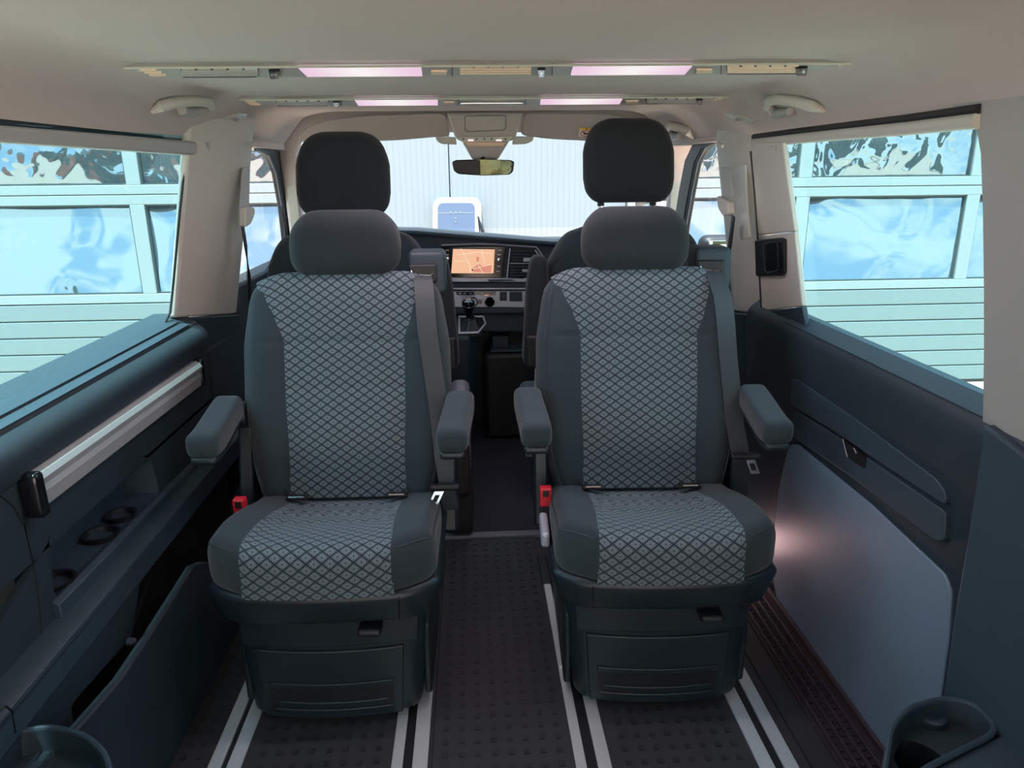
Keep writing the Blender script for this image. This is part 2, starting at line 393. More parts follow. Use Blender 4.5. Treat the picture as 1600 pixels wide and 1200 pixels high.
# window surround right: px polygons on the window plane
def on(pts, pl, vec, name, m, parent, r=0, bevel=.003, n=4):
    q = arc(pts, n, r) if r else pts
    b = MB(); b.slab(PP(q, *pl) if isinstance(pl[0], str) else PP(q, pl), vec); return b.build(name, m, parent, bevel=bevel)
RIN = (RUP[0]+Vector((-.018, 0, 0)), RUP[1])
on([(1180, 222), (1222, 222), (1227, 260), (1241, 361), (1184, 368), (1174, 240)], RIN, (.014, 0, 0), 'door_pillar_cover', 'pillar', wr)
dh = on([(1184, 369), (1241, 362), (1249, 440), (1253, 478), (1189, 486)], RIN, (.014, 0, 0), 'handle_surround', 'pillar', wr)
on([(1189, 487), (1253, 479), (1258, 510), (1240, 520), (1192, 540)], RIN, (.014, 0, 0), 'door_corner_trim', 'dark2', wr)
b = MB(); b.tube(PP([(1173, 236), (1179, 300), (1184, 368), (1187, 430), (1190, 487)], (RIN[0]+Vector((-.001, 0, 0)), RIN[1])), .003, 6); b.build('door_gap', 'black', wr)
# handle cup
on([(1184, 375), (1226, 371), (1230, 374), (1230, 426), (1226, 431), (1188, 432), (1186, 430)], RIN, (-.010, 0, 0), 'handle_frame', 'black', dh, 3)
on([(1199, 380), (1222, 377), (1224, 422), (1203, 427), (1198, 420)], (RIN[0]+Vector((-.0104, 0, 0)), RIN[1]), (-.0015, 0, 0), 'handle_cup', 'gloss', dh, 6)
b = MB(); b.tube([v+Vector((-.0125, 0, 0)) for v in PP(arc([(1199, 380), (1222, 377), (1224, 422), (1203, 427)], 4, 6), RIN)], .0012, 6, closed=True); b.build('handle_lip', 'dark2', dh)
# header: rounded blind cassette above the glass, with black door seal
def hdr(pxs, pl, r, name, m, parent, sx=1):
    b = MB(); b.tube(PP(pxs, pl), r, 14, sx=sx); return b.build(name, m, parent)
hdr([(1180, 223), (1300, 211), (1420, 200), (1530, 188)], RUP, .0125, 'blind_cassette', 'pillar', wr)
hdr([(1178, 214), (1240, 206), (1300, 199), (1420, 185), (1530, 170)], RUP, .0075, 'door_seal', 'black', wr)
b = MB(); b.box((.775, .95, 1.30), (.03, 1.3, .07)); b.build('roof_side', 'dark', wr)
# rear side trim (body pillar beside the sliding door)
CPT = .105; CPU = (Vector((.77, 0, .76)), Vector((1, 0, CPT)).normalized())
edge_u = [(1487, 165), (1512, 180), (1525, 205), (1531, 240), (1534, 320), (1536, 450), (1536, 560), (1534, 662)]
e3 = PP(edge_u, CPU); zb = P(1600, 697, CPU)
pts = [Vector((CPU[0].x-(1.245-.76)*CPT, e3[0].y+.01, 1.245))]+e3+[Vector((CPU[0].x+.16*CPT, .0, .60)), Vector((CPU[0].x-(1.245-.76)*CPT, .0, 1.245))]
b = MB(); b.slab(pts, (.10, 0, 0)); b.build('rear_pillar_cover', 'pillar2', wr, bevel=.006)
CPL = (Vector((.75, 0, .7)), Vector((1, 0, -.06)).normalized())
e4 = PP([(1534, 662), (1531, 700), (1512, 830), (1490, 960), (1472, 1085), (1462, 1200)], CPL)
pts = e4 + [Vector((e4[-1].x, e4[-1].y, -.02)), Vector((e4[-1].x-.0, .0, -.02)), Vector((.748, .0, .60))]
b = MB(); b.slab(pts, (.10, 0, 0)); b.build('rear_side_panel', 'dark2', wr, bevel=.006)
b = MB(); b.bx(.80, .86, -.9, 1.05, .7, 1.33); b.build('rear_body_side', 'dark', wr)
# glass right
def pane(pts, pl, name, m, off=(.002, 0, 0)):
    b = MB(); b.slab(PP(pts, pl), off); o = b.build(name, m); o['kind'] = 'structure'; return o
pane([(1218, 215), (1560, 170), (1560, 660), (1530, 645), (1262, 520), (1245, 480)], (RUP[0]+Vector((.004, 0, 0)), RUP[1]), 'window_1', 'glass')
# black glass edge line right
b = MB(); b.tube(PP([(1225, 228), (1233, 290), (1245, 400), (1253, 480), (1258, 500), (1275, 515), (1400, 570), (1535, 636)], RUP), .0032, 6); b.build('window_seal', 'black', wr)

# ---- left wall
wl = thing('wall_left', (-.84, 1.5, 0), None, None); wl['kind'] = 'structure'
profile([(-.855, .775), (-.832, .764), (-.830, .758), (-.815, .752), (-.812, .745), (-.80, .738), (-.788, .72), (-.787, .69), (-.793, .672), (-.80, .667), (-.80, .52), (-.93, .52), (-.93, .775)], .2, 2.02, 'upper_trim', 'dark', wl, bevel=.003)
b = MB(); b.slab([(-.831, .2, .7655), (-.855, .2, .7765), (-.855, 1.93, .7765), (-.831, 1.93, .7655)], (0, 0, .002)); b.build('window_ledge', 'dark2', wl)
b = MB(); b.slab([(-.813, .2, .7535), (-.829, .2, .7605), (-.829, 1.96, .7605), (-.813, 1.96, .7535)], (0, 0, .002)); b.build('window_ledge', 'dark2', wl)
# panel with the pocket opening, px polygons on x=-.80
LX = -.80
pocket = [(76, 838), (100, 805), (160, 752), (200, 722), (222, 712), (236, 718), (250, 772), (200, 825), (140, 885), (94, 940), (84, 925)]
def lerp(a, c, t): return a+(c-a)*t
b = MB()
inner = PP(arc(pocket, 3, 8), 'x', LX); cen = Vector((LX, sum(p.y for p in inner)/len(inner), sum(p.z for p in inner)/len(inner)))
y0, y1, z0, z1 = .75, 2.05, .36, .53
outer = []
for p in inner:      # push each point of the opening out to the panel's rectangle
    d = p-cen; ty = ((y1 if d.y > 0 else y0)-cen.y)/d.y if abs(d.y) > 1e-6 else 1e9; tz = ((z1 if d.z > 0 else z0)-cen.z)/d.z if abs(d.z) > 1e-6 else 1e9
    outer.append(cen+d*max(1.01, min(ty, tz)))
b.ring(outer, inner, (-.012, 0, 0)); b.build('pocket_panel', 'dark', wl)
b = MB(); b.bx(-.93, -.80, .1, .755, -.05, .53); b.bx(-.93, -.80, 2.045, 2.4, -.05, .66); b.build('end_panel', 'dark', wl)
b = MB(); b.loft([inner, [Vector((LX-.07, cen.y+(p.y-cen.y)*.96, cen.z+(p.z-cen.z)*.95)) for p in inner]], cap=False); b.add([Vector((LX-.07, cen.y+(p.y-cen.y)*.96, cen.z+(p.z-cen.z)*.95)) for p in inner], [tuple(range(len(inner)))])
b.build('pocket_liner', 'dark2', wl)
b = MB(); zf = .405; b.slab([(-.868, 1.18, zf), (-.802, 1.18, zf), (-.802, 1.66, zf), (-.868, 1.62, zf)], (0, 0, .006)); b.build('pocket_shelf', 'dark', wl, bevel=.002)
for cy, rr in ((1.22, .036), (1.40, .034), (1.49, .030)):
    b = MB(); b.lathe((-.834, cy, .40), [(rr*.8, 0), (rr, .03), (rr+.003, .032), (rr-.003, .032), (rr*.75, .012), (.001, .012)], n=24); b.build('pocket_cup', 'black', wl)
# lip and lower ledge as sloping bars along the wall
def bar(pxa, pxb, X, prof, name, m, ya=None, yb=None, bevel=.002):
    A, B = P(*pxa, 'x', X), P(*pxb, 'x', X)
    s = (B.z-A.z)/(B.y-A.y)
    ya = A.y if ya is None else ya; yb = B.y if yb is None else yb
    za, zb = A.z+s*(ya-A.y), A.z+s*(yb-A.y)
    bb = MB(); bb.loft([[Vector((X+dx, ya, za+dz)) for dx, dz in prof], [Vector((X+dx, yb, zb+dz)) for dx, dz in prof]])
    return bb.build(name, m, wl, bevel=bevel)
bar((93, 945), (330, 700), -.788, [(0, 0), (-.012, .006), (-.03, .0), (-.03, -.06), (0, -.06)], 'pocket_lip', 'dark2', None, 2.02)
bar((20, 1103), (340, 722), -.755, [(0, 0), (-.014, .008), (-.05, .012), (-.05, -.05), (.004, -.05)], 'lower_ledge', 'dark2', .6, 2.1)
# face below ledge with an arched cut-out
face = [(-30, 1160), (20, 1108), (246, 842), (262, 830), (220, 900), (212, 960), (206, 995), (118, 1095), (112, 1105), (118, 1140), (60, 1200), (-30, 1260)]
b = MB(); b.slab(PP(face, 'x', -.754), (-.02, 0, 0)); b.build('lower_face', 'dark', wl, bevel=.002)
b = MB(); b.slab(PP([(206, 990), (262, 830), (390, 640), (400, 700), (330, 850), (300, 900), (215, 1000)], 'x', -.80), (-.02, 0, 0)); b.build('recess_panel', 'black', wl)
b = MB(); b.bx(-.83, -.805, .1, 2.4, -.02, .40); b.build('recess_wall', 'black', wl)
# low bin panel beside the seat
b = MB(); top = PP([(112, 1150), (190, 1060), (240, 985), (290, 905), (303, 884), (318, 878), (345, 878)], 'x', -.70)
b.slab([Vector((-.70, .6, top[0].z))]+top+[Vector((-.70, top[-1].y+.1, top[-1].z)), Vector((-.68, top[-1].y+.1, 0)), Vector((-.68, .6, 0))], (-.018, 0, 0)); b.build('bin_panel', 'dark', wl, bevel=.004)
b = MB(); b.lathe(P(200, 1003, 'x', -.745), [(.009, 0), (.008, .012), (.004, .016)], (1, 0, 0), 14); b.build('stop_buffer', 'dark2', wl)
# seams of the side panel
b = MB(); b.tube(PP([(-5, 770), (20, 790), (38, 822), (52, 880), (62, 950), (68, 1035)], 'x', -.7995), .0012, 6); b.build('panel_seam', 'black', wl)
# lower left box lid seam at the corner
b = MB(); b.tube(PP([(-8, 1120), (8, 1103), (18, 1110), (24, 1145)], 'x', -.745), .0018, 6); b.build('panel_seam', 'black', wl)
# aluminium rail
ra = thing('grab_rail', P(180, 675, 'x', -.785), 'long brushed aluminium rail on dark left side wall under the window', 'rail')
A, B = P(56, 768, 'x', -.785), P(312, 582, 'x', -.785); zc = (A.z+B.z)/2
b = MB(); pr = [(-.012, -.036), (.006, -.034), (.010, -.008), (.006, .002), (.012, .008), (.015, .018), (.010, .028), (.0, .033), (-.012, .033)]
b.loft([[Vector((-.79+x, A.y, A.z+z+.0)) for x, z in pr], [Vector((-.79+x, B.y, B.z+z)) for x, z in pr]]); b.build('rail_profile', 'alu', ra, ang=25)
b = MB(); b.rbox((-.785, A.y-.008, A.z-.002), (.018, .012, .040), .008); o = b.build('end_cap', 'gloss', ra); o['label'] = 'glossy black end cap'
b = MB(); b.rbox((-.788, B.y+.004, B.z), (.014, .008, .036), .006); b.build('end_cap', 'gloss', ra)
# upper left: header cassette, B pillar, window
LIN = (LUP[0]+Vector((.015, 0, 0)), LUP[1])
b = MB(); q = PP([(-60, 190), (318, 222), (322, 244), (-60, 218)], LIN); b.slab(q, (-.03, 0, 0)); b.build('blind_cassette', 'pillar2', wl, bevel=.006)
b = MB(); q = PP([(316, 222), (333, 221), (333, 243), (321, 246)], LIN); b.slab(q, (.012, 0, 0)); b.build('cassette_cap', 'pillar2', wl, bevel=.004)
b = MB(); b.box((-.815, .95, 1.30), (.03, 1.3, .085)); b.build('roof_side', 'dark', wl)
pane([(-900, 130), (330, 215), (300, 480), (262, 520), (-900, 1150)], (LUP[0]+Vector((-.004, 0, 0)), LUP[1]), 'window_2', 'glass', (-.002, 0, 0))
b = MB(); b.tube(PP([(291, 236), (281, 330), (270, 450), (266, 488), (256, 508), (232, 524), (0, 645), (-200, 752)], LUP), .0035, 6); b.build('window_seal', 'black', wl)
b = MB(); b.bx(-.97, -.90, -.9, 2.5, -.2, .66); b.build('outer_skin', 'vanpaint', wl)
b = MB(); b.bx(-.90, -.84, -.9, .60, .5, 1.33); b.build('rear_body_side', 'dark', wl)
# B pillars: plan section swept up with the tumblehome
def bpillar(sec, tilt, z0, z1, name, m, parent, zr=.768, sl0=0, sl1=0, **k):
    zs = lambda i, y: (z0+sl0*(y-1.9), (z0+z1)/2, z1+sl1*(y-1.9))[i]
    b = MB(); b.loft([[Vector((x+tilt*(zs(i, y)-zr), y, zs(i, y))) for x, y in sec] for i in range(3)]); return b.build(name, m, parent, **k)
secL = [(-.853, 1.945), (-.842, 1.95), (-.822, 2.05), (-.814, 2.12), (-.802, 2.26), (-.798, 2.34), (-.83, 2.40), (-.862, 2.40), (-.862, 1.945)]
bpillar(secL, .21, .785, 1.35, 'b_pillar_cover', 'pillar', wl, sl0=-.17, bevel=.006)
bpillar([(x-.002, y) for x, y in secL], .0, -.05, .783, 'b_pillar_lower', 'dark', wl, sl1=-.17, bevel=.004)
secR = [(.845, 2.06), (.825, 2.05), (.812, 2.10), (.796, 2.20), (.79, 2.28), (.81, 2.36), (.845, 2.36)]
bpillar(secR, -.178, .750, 1.35, 'b_pillar_cover', 'pillar', wr, sl0=-.14, bevel=.006)
bpillar([(x+.002, y) for x, y in secR], 0, -.05, .748, 'b_pillar_lower', 'dark', wr, sl1=-.14, bevel=.004)
# details on B pillars
def bp(side, parent):
    pl = ('x', -.70) if side < 0 else ('x', .69)
# belt upper guides on the B pillars
def beltpost(pxs_slot, pxs_guide, belt, X, sgn, name, lab):
    t = thing(name, P(*pxs_guide[0], 'x', X), lab, 'seat belt')
    b = MB(); b.slab(PP(arc(pxs_slot, 3, 3), 'x', X), (-sgn*.004, 0, 0)); b.build('height_slot', 'pillar2', t, bevel=.001)
    b = MB(); b.slab(PP(arc(pxs_guide, 3, 4), 'x', X), (-sgn*.02, 0, 0)); b.build('belt_guide', 'pillar', t, bevel=.004)
    b = MB(); q = PP(belt, 'x', X-sgn*.006); b.tube(q, .016, 8, sx=.15, upv=(0, 0, 1)); b.build('belt', 'black', t)
beltpost([(377, 262), (389, 262), (387, 330), (373, 330)], [(373, 322), (388, 324), (388, 336), (382, 350), (373, 356)], [(379, 352), (384, 385), (389, 430), (390, 470)], -.715, -1, 'pillar_belt', 'black front seat belt hanging from beige guide on left pillar')
beltpost([(1128, 262), (1142, 262), (1147, 308), (1132, 312)], [(1130, 305), (1148, 316), (1149, 336), (1140, 338), (1132, 325)], [(1146, 338), (1142, 370), (1137, 410), (1134, 450)], .675, 1, 'pillar_belt', 'black front seat belt hanging from beige guide on right pillar')
on([(1150, 265), (1166, 257), (1174, 372), (1160, 375)], ('x', .705), (-.006, 0, 0), 'pillar_pad', 'pad', wr, 2, .002)
on([(1124, 222), (1131, 226), (1130, 231), (1123, 229)], ('x', .67), (-.006, 0, 0), 'pillar_button', 'pillar', wr, 0, .001)
on([(1205, 229), (1213, 230), (1212, 237), (1205, 236)], (RIN[0]+Vector((-.001, 0, 0)), RIN[1]), (-.004, 0, 0), 'pillar_button', 'pillar', wr, 0, .001)
on([(388, 224), (396, 222), (396, 229), (388, 231)], ('x', -.69), (.006, 0, 0), 'pillar_button', 'pillar', wl, 0, .001)
# ---- front end: A pillars, windscreen frame
wf = thing('wall_front', (0, 2.95, .9), None, None); wf['kind'] = 'structure'
inn = [(457, 405), (470, 392), (474, 350), (466, 300), (463, 240), (468, 222), (478, 211), (540, 208), (700, 206), (860, 206), (1000, 209), (1036, 214), (1046, 228), (1050, 260), (1044, 330), (1052, 350), (1050, 400)]
outn = [(440, 405), (455, 392), (450, 350), (443, 300), (436, 262), (424, 238), (394, 212), (380, 150), (640, 120), (860, 120), (1160, 150), (1128, 212), (1098, 226), (1084, 250), (1072, 300), (1064, 350), (1062, 400)]
b = MB(); b.slab(PP(outn+inn[::-1], 'y', 2.95), (0, .05, 0)); b.build('windscreen_surround', 'liner', wf, bevel=.012, seg=3)
b = MB(); b.bx(-.86, .80, 2.95, 3.0, 1.33, 1.37); b.build('header_rail', 'liner', wf)
for pts in ([(448, 292), (461, 286), (468, 340), (466, 372), (456, 372)], [(1049, 286), (1059, 285), (1060, 320), (1052, 345), (1046, 338)]):
    b = MB(); b.slab(PP(arc(pts, 3, 3), 'y', 2.945), (0, .004, 0)); b.build('pillar_pad', 'pad', wf, bevel=.002)
ws = PP([(440, 130), (1090, 130), (1090, 420), (430, 420)], 'y', 3.0)
def yz(p, Y): 
    v = (p-CAM); return CAM + v*((Y-CAM.y)/v.y)
b = MB(); b.slab([(-.80, 3.03, 1.36), (.78, 3.03, 1.36), (.80, 3.7, .86), (-.82, 3.7, .86)], (0, .003, .003)); o = b.build('window_3', 'clear'); o['kind'] = 'structure'
# front door windows with dark frames
def fdoor(inner, outer, X, sgn, idx, glasspts):
    t = thing('door_%d' % idx, (X, 2.7, .4), None, None); t['kind'] = 'structure'
    b = MB(); b.slab(PP(outer+inner[::-1], 'x', X), (-sgn*.03, 0, 0)); b.build('window_frame', 'black', t, bevel=.004)
    mid = [tuple(lerp(Vector(a), Vector(c), .5)) for a, c in zip(inner, outer)]
    b = MB(); b.tube(PP(mid, 'x', X-sgn*.032), .006, 8); b.build('frame_bead', 'dark2', t)
    b = MB(); b.slab(PP(glasspts, 'x', X+sgn*.01), (sgn*.003, 0, 0)); b.build('pane', 'doorglass', t)
    b = MB(); b.bx(X, X+sgn*.08, 2.35, 3.3, -.05, .80); b.build('door_panel', 'dark', t, bevel=.01)
fdoor([(396, 236), (412, 244), (424, 272), (433, 320), (439, 372), (441, 430)], [(398, 222), (428, 238), (440, 268), (449, 320), (455, 372), (458, 430)], -.80, -1, 1, [(384, 225), (430, 225), (455, 300), (462, 440), (384, 470)])
fdoor([(1128, 222), (1108, 234), (1097, 255), (1088, 300), (1079, 350), (1070, 420)], [(1127, 209), (1096, 222), (1082, 250), (1072, 300), (1064, 350), (1056, 420)], .78, 1, 2, [(1134, 205), (1085, 205), (1060, 300), (1050, 460), (1140, 470)])
# side roof between headliner and front doors
b = MB(); b.bx(-.92, -.75, 2.3, 3.0, 1.225, 1.37); b.bx(.72, .88, 2.3, 3.0, 1.225, 1.37); b.build('roof_corner', 'liner', wf)
# ---- seat rails
def srail(x0, x1, x2, x3, ya, yb, lab, cover=None):
    t = thing('seat_rail', ((x0+x3)/2, 1.3, 0), lab, 'rail')
    b = MB(); b.bx(x0, x1, ya, yb, 0, .006); b.build('rail_flange', 'rail', t, bevel=.0012)
    b = MB(); b.bx(x2, x3, ya, yb, 0, .006); b.build('rail_flange', 'rail', t, bevel=.0012)
    b = MB(); b.bx(x1, x2, ya, yb, 0, .0015); b.build('rail_slot', 'black', t)
    b = MB(); b.bx(x0+.002, x1-.006, ya, yb, .006, .0072); b.build('rail_bead', 'rail', t)
    if cover:
        b = MB(); b.bx(*cover); b.build('cover_strip', 'rail', t, bevel=.002)
        x = (cover[0]+cover[1])/2
        b = MB(); b.bx(cover[0]-.004, cover[1]+.004, cover[3], cover[3]+.16, 0, .012); b.build('rail_end_cap', 'black', t, bevel=.003)
srail(-.604, -.577, -.566, -.537, .5, 1.9, 'outer silver floor rail under left seat, nearest the left wall')
srail(-.236, -.213, -.194, -.163, .5, 1.9, 'inner silver floor rail under left seat, along the aisle', (-.183, -.163, 1.45, 1.81, .006, .012))
srail(.133, .155, .177, .205, .5, 1.9, 'inner silver floor rail under right seat, along the aisle', (.133, .153, 1.45, 1.81, .006, .012))
srail(.497, .528, .546, .575, .5, 1.9, 'outer silver floor rail under right seat, beside step sill')
b = MB(); b.bx(.60, .602, .6, 1.9, 0, .0025); b.build('floor_seam', 'black', floor)

# =============================================================== ROTATABLE SEATS
def yfront(x): return -.172 - .018*(1-(x/.2)**2)
def seat(xc, rz, lab, belt_long):
    t = thing('captain_seat', (xc, 1.5, 0), lab, 'seat', 'rear facing single seats', local=True, rz=rz)
    # plinth
    def dp(p):
        f = 1+.05*(p.z/.13); x = p.x*f; y = p.y
        if y < 0: y += -.018*(1-min(1, (x/.2)**2))
        y += -.0*p.z
        return (x, y, p.z)
    b = MB(); b.rbox((0, .02, .146), (.192, .19, .136), .03, dp, k=(8, 4, 4)); base = b.build('seat_base', 'seatplastic', t, ang=60)
    def curved(x0, x1, z0, z1, off, th, name, m, parent, bow=0, bevel=.002):
        bb = MB()
        def fn(u, v):
            x = x0+(x1-x0)*u; s = 1+.05*((z0+(z1-z0)*v-.146)/.13)
            z = z0+(z1-z0)*v - bow*(1-(2*u-1)**2)
            return (x*s, yfront(x)-off+.002, z)
        bb.grid(fn, 16, 1, thick=(0, th, 0)); return bb.build(name, m, parent, bevel=bevel)
    curved(-.178, .178, .198, .262, .004, .02, 'front_cover', 'seatplastic', t)
    dr = curved(-.158, .150, .022, .190, .006, .02, 'drawer', 'seatplastic', t, .003, .003)
    curved(-.138, .130, .098, .112, .010, .01, 'pull_lip', 'seatplastic', dr, .003)
    curved(-.138, .130, .048, .097, .0068, .006, 'pull_recess', 'black', dr, .003, 0)
    curved(-.138, .130, .040, .048, .010, .01, 'pull_lower_lip', 'seatplastic', dr, .003)
    curved(-.125, .118, .052, .066, .010, .012, 'pull_ramp', 'seatplastic', dr, .003)
    b = MB(); b.rbox((.092, -.215, .257), (.024, .024, .009), .008); b.build('swivel_lever', 'black', t)
    for s in (-1, 1):
        b = MB(); b.rbox((s*.196, .02, .12), (.008, .16, .09), .006); b.build('side_cover', 'seatplastic', t)
    # tray under the cushion
    def dt(p):
        f = 1-.10*sm(-p.z, -.03, .04); x = p.x*f; y = p.y*(1-.07*sm(-p.z, -.03, .04))
        if y < 0: y -= .020*(1-min(1, (x/.24)**2)) ; x *= 1
        cx = sm(abs(x), .15, .235)
        if p.y < 0: y += .03*cx**2*sm(-p.y, .1, .22)
        return (x, y, p.z + .012*sm(abs(p.x), .12, .24)*sm(p.y, -.2, .2))
    b = MB(); b.rbox((0, .0, .312), (.237, .225, .04), .018, dt, k=(16, 8, 2)); b.build('seat_tray', 'seatplastic', t, ang=60)
    for s in (-1, 1):
        b = MB(); b.tube([(s*.158, yfront(.1)-.060, .346), (s*.157, yfront(.1)-.062, .325), (s*.155, yfront(.1)-.052, .29), (s*.154, yfront(.1)-.03, .272)], .0011, 5); b.build('tray_seam', 'black', t)
    # cushion
    hc = (.230, .215, .050); rc = .034; cc = Vector((0, -.012, .392))
    def dc(p):
        x, y, z = p
        if y < 0: y -= .022*(1-min(1, (x/.24)**2))
        y += .028*sm(abs(x), .14, .23)*sm(-p.y, .08, .2)
        x *= 1-.08*sm(y, 0, .2)
        topf = sm(z, -.02, .05)
        z += topf*(.013*sm(abs(x), .12, .17)*(1-sm(abs(x), .20, .235)) - .060*sm(y, -.14, .16) - .012*(1-sm(abs(x), .08, .15))*(1-sm(-y, .08, .19))) + topf*.008
        for gy in (-.075, .035, .10):
            if abs(x) < .146: z -= topf*.0035*math.exp(-((y-gy)/.004)**2)
        return (x, y, z)
    b = MB(); b.rbox(cc, hc, rc, dc, k=(22, 26, 2), m=4); cu = b.build('cushion', 'fabric', t, ang=80)
    prof = []; N = 64
    pth = [(.19, hc[2])] + [(.19-(.19+hc[1]-rc)*i/50, hc[2]) for i in range(1, 51)] + [(-(hc[1]-rc)-rc*math.sin(a*math.pi/20), (hc[2]-rc)+rc*math.cos(a*math.pi/20)) for a in range(1, 11)] + [(-hc[1], (hc[2]-rc)-.012*i) for i in range(1, 6)]
    acc = [0]
    for q, w in zip(pth, pth[1:]): acc.append(acc[-1]+math.hypot(q[0]-w[0], q[1]-w[1]))
    def pf(u, v):
        i = round(v*(len(pth)-1)); y, z = pth[i]; hw = .140+.008*sm(-y, 0, .2); x = -hw+2*hw*u
        ny, nz_ = 0, 1
        if y < -(hc[1]-rc): a = Vector((0, y+hc[1]-rc, max(0, z-(hc[2]-rc)))).normalized() if z > hc[2]-rc else Vector((0, -1, 0)); ny, nz_ = a.y, a.z
        o = .0022 if .02 < u < .98 else -.001
        return Vector(dc(Vector((x, y+ny*o, z+nz_*o))))+cc
    b = MB(); b.grid(pf, 28, len(pth)-1, uvfn=lambda u, v: (-.145+.29*u, acc[round(v*(len(pth)-1))])); o = b.build('cushion_insert', 'pattern', cu, ang=80); o['label'] = 'diamond patterned grey insert'
    # stitched welt round the cushion
    cx_, cy_ = hc[0]-rc, hc[1]-rc; q = []
    for (ax_, ay_, bx_, by_, n0, n1) in ((-cx_, .15, -cx_, -cy_, 180, 180), (-cx_, -cy_, -cx_, -cy_, 180, 270), (-cx_, -cy_, cx_, -cy_, 270, 270), (cx_, -cy_, cx_, -cy_, 270, 360), (cx_, -cy_, cx_, .15, 360, 360)):
        for k in range(20):
            t_ = k/20; a = R(n0+(n1-n0)*t_)
            q.append(Vector(dc(Vector((ax_+(bx_-ax_)*t_+math.cos(a)*rc*.80, ay_+(by_-ay_)*t_+math.sin(a)*rc*.80, hc[2]-rc+rc*.61))))+cc)
    q = [v for v in q if not (abs(v.x) < .142 and v.y < -.15)]
    k_ = max(range(1, len(q)), key=lambda i: (q[i]-q[i-1]).length)
    for part in (q[:k_], q[k_:]):
        b = MB(); b.tube(part, .0014, 5); b.build('stitching', 'belt', cu)
    # backrest
    th = R(14); L_ = .565; OR = Vector((0, .165, .362))
    def lean(x, y, z): return Vector((x, OR.y+y*math.cos(th)+z*math.sin(th), OR.z+z*math.cos(th)-y*math.sin(th)))
    wt = [(0, .205), (.12, .235), (.26, .251), (.38, .249), (.48, .236), (.565, .222)]
    hb = (.25, .05, L_/2); rb = .040
    def db(p):
        z = p.z+L_/2; f = interp(z, wt)/.25; x = p.x*f; y = p.y
        ct = sm(abs(p.x), .13, .25)
        z -= .022*ct**2*sm(z, .42, .565)
        if y < .0:
            k = -y/.05
            y -= k*(.026*sm(abs(x), .125, .185)*(1-sm(z, .36, .54))*(1-.8*sm(abs(x), .20, .25)))
            y -= k*.012*math.exp(-((z-.16)/.12)**2)*(1-sm(abs(x), .1, .15))
            for gz in (.285, .395):
                if abs(x) < .15+.05*(gz > .35): y += k*.0045*math.exp(-((z-gz)/.0045)**2)
            y += k*.010*sm(z, .46, .565)
        return lean(x, y, z)
    b = MB(); b.rbox((0, 0, 0), hb, rb, db, k=(24, 2, 60), m=4); bk = b.build('backrest', 'fabric', t, ang=80)
    def hwl(z): return interp(z, [(0, .142), (.30, .147), (.395, .147), (.45, .165), (.50, .188), (.56, .212)])
    def hwr(z): return interp(z, [(0, .142), (.30, .147), (.395, .147), (.45, .165), (.50, .178), (.56, .180)])
    pb = [(-.05, .018+i*.008) for i in range(64) if .018+i*.008 <= L_-rb] + [(-(.05-rb)-rb*math.cos(a*math.pi/14), L_-rb+rb*math.sin(a*math.pi/14)) for a in range(1, 6)]
    def bf(u, v):
        i = round(v*(len(pb)-1)); y, z = pb[i]; x0, x1 = -hwl(z), hwr(z); x = x0+(x1-x0)*u
        o = .0022 if (0.01 < u < .99) else -.0015
        n = Vector((0, -1, 0)) if z <= L_-rb else Vector((0, y+(.05-rb), z-(L_-rb))).normalized()
        f = interp(z, wt)/.25
        return db(Vector((x/f, y+n.y*o, z+n.z*o-L_/2)))
    b = MB(); b.grid(bf, 30, len(pb)-1, uvfn=lambda u, v: ((-hwl(pb[round(v*(len(pb)-1))][1])*(1-u)+hwr(pb[round(v*(len(pb)-1))][1])*u), pb[round(v*(len(pb)-1))][1])); o = b.build('backrest_insert', 'pattern', bk, ang=80); o['label'] = 'diamond patterned grey insert'
    # bolster stitching
    for s in (-1, 1):
        q = [db(Vector((s*.232, -.0505, z-L_/2)))+Vector((0, -.001, 0)) for z in [.03+.02*i for i in range(26)]]
        b = MB(); b.tube(q, .0009, 5); b.build('stitching', 'belt', bk)
    b = MB(); b.rbox(lean(-.150, -.055, .03), (.0018, .004, .016), .0015); b.build('seam_tag', 'black', bk)
    # headrest
    def dhh(p):
        f = 1-.10*sm(p.z, .0, .08)-.07*sm(-p.z, .02, .08); return Vector((p.x*f, p.y*1.0+.012*p.z/.08, p.z - .008*sm(abs(p.x), .07, .13)*sm(p.z, 0, .07)))
    b = MB(); b.rbox((0, .318, .977), (.134, .055, .080), .045, dhh, k=(8, 2, 4), m=5); hd = b.build('headrest', 'fabric2', t, ang=80)
    for s in (-1, 1):
        b = MB(); b.tube([(s*.06, .315, .86), (s*.06, .318, .92)], .006, 8); b.build('headrest_post', 'chrome', t)
    # armrests
    for s in (-1, 1):
        def da(p): return Vector((p.x + s*.012*sm(p.y, -.1, .12)*1, p.y, p.z + .10*(p.y+.1) - (.010*sm(-p.y, .06, .13)*(1 if p.z < 0 else .3))*-1))
        b = MB(); b.rbox((s*.262, .055, .592), (.034, .118, .030), .018, da, k=(3, 8, 2), m=3); ar = b.build('armrest', 'fabric', t, ang=70)
        b = MB(); b.rbox((s*.262, .050, .560), (.027, .110, .012), .008, da, k=(3, 6, 1)); b.build('armrest_underside', 'seatplastic', ar)
        b = MB(); b.lathe((s*.238, .185, .585), [(.032, 0), (.034, .006), (.03, .02)], (s, 0, 0), 20); b.build('armrest_pivot', 'seatplastic', ar)
        b = MB(); sc = [(.10, .30), (.24, .30), (.25, .45), (.265, .58), (.215, .60), (.16, .56), (.12, .42)]
        b.slab([(s*.226, y, z) for y, z in sc], (s*.034, 0, 0)); b.build('hinge_cover', 'seatplastic', t, bevel=.006)
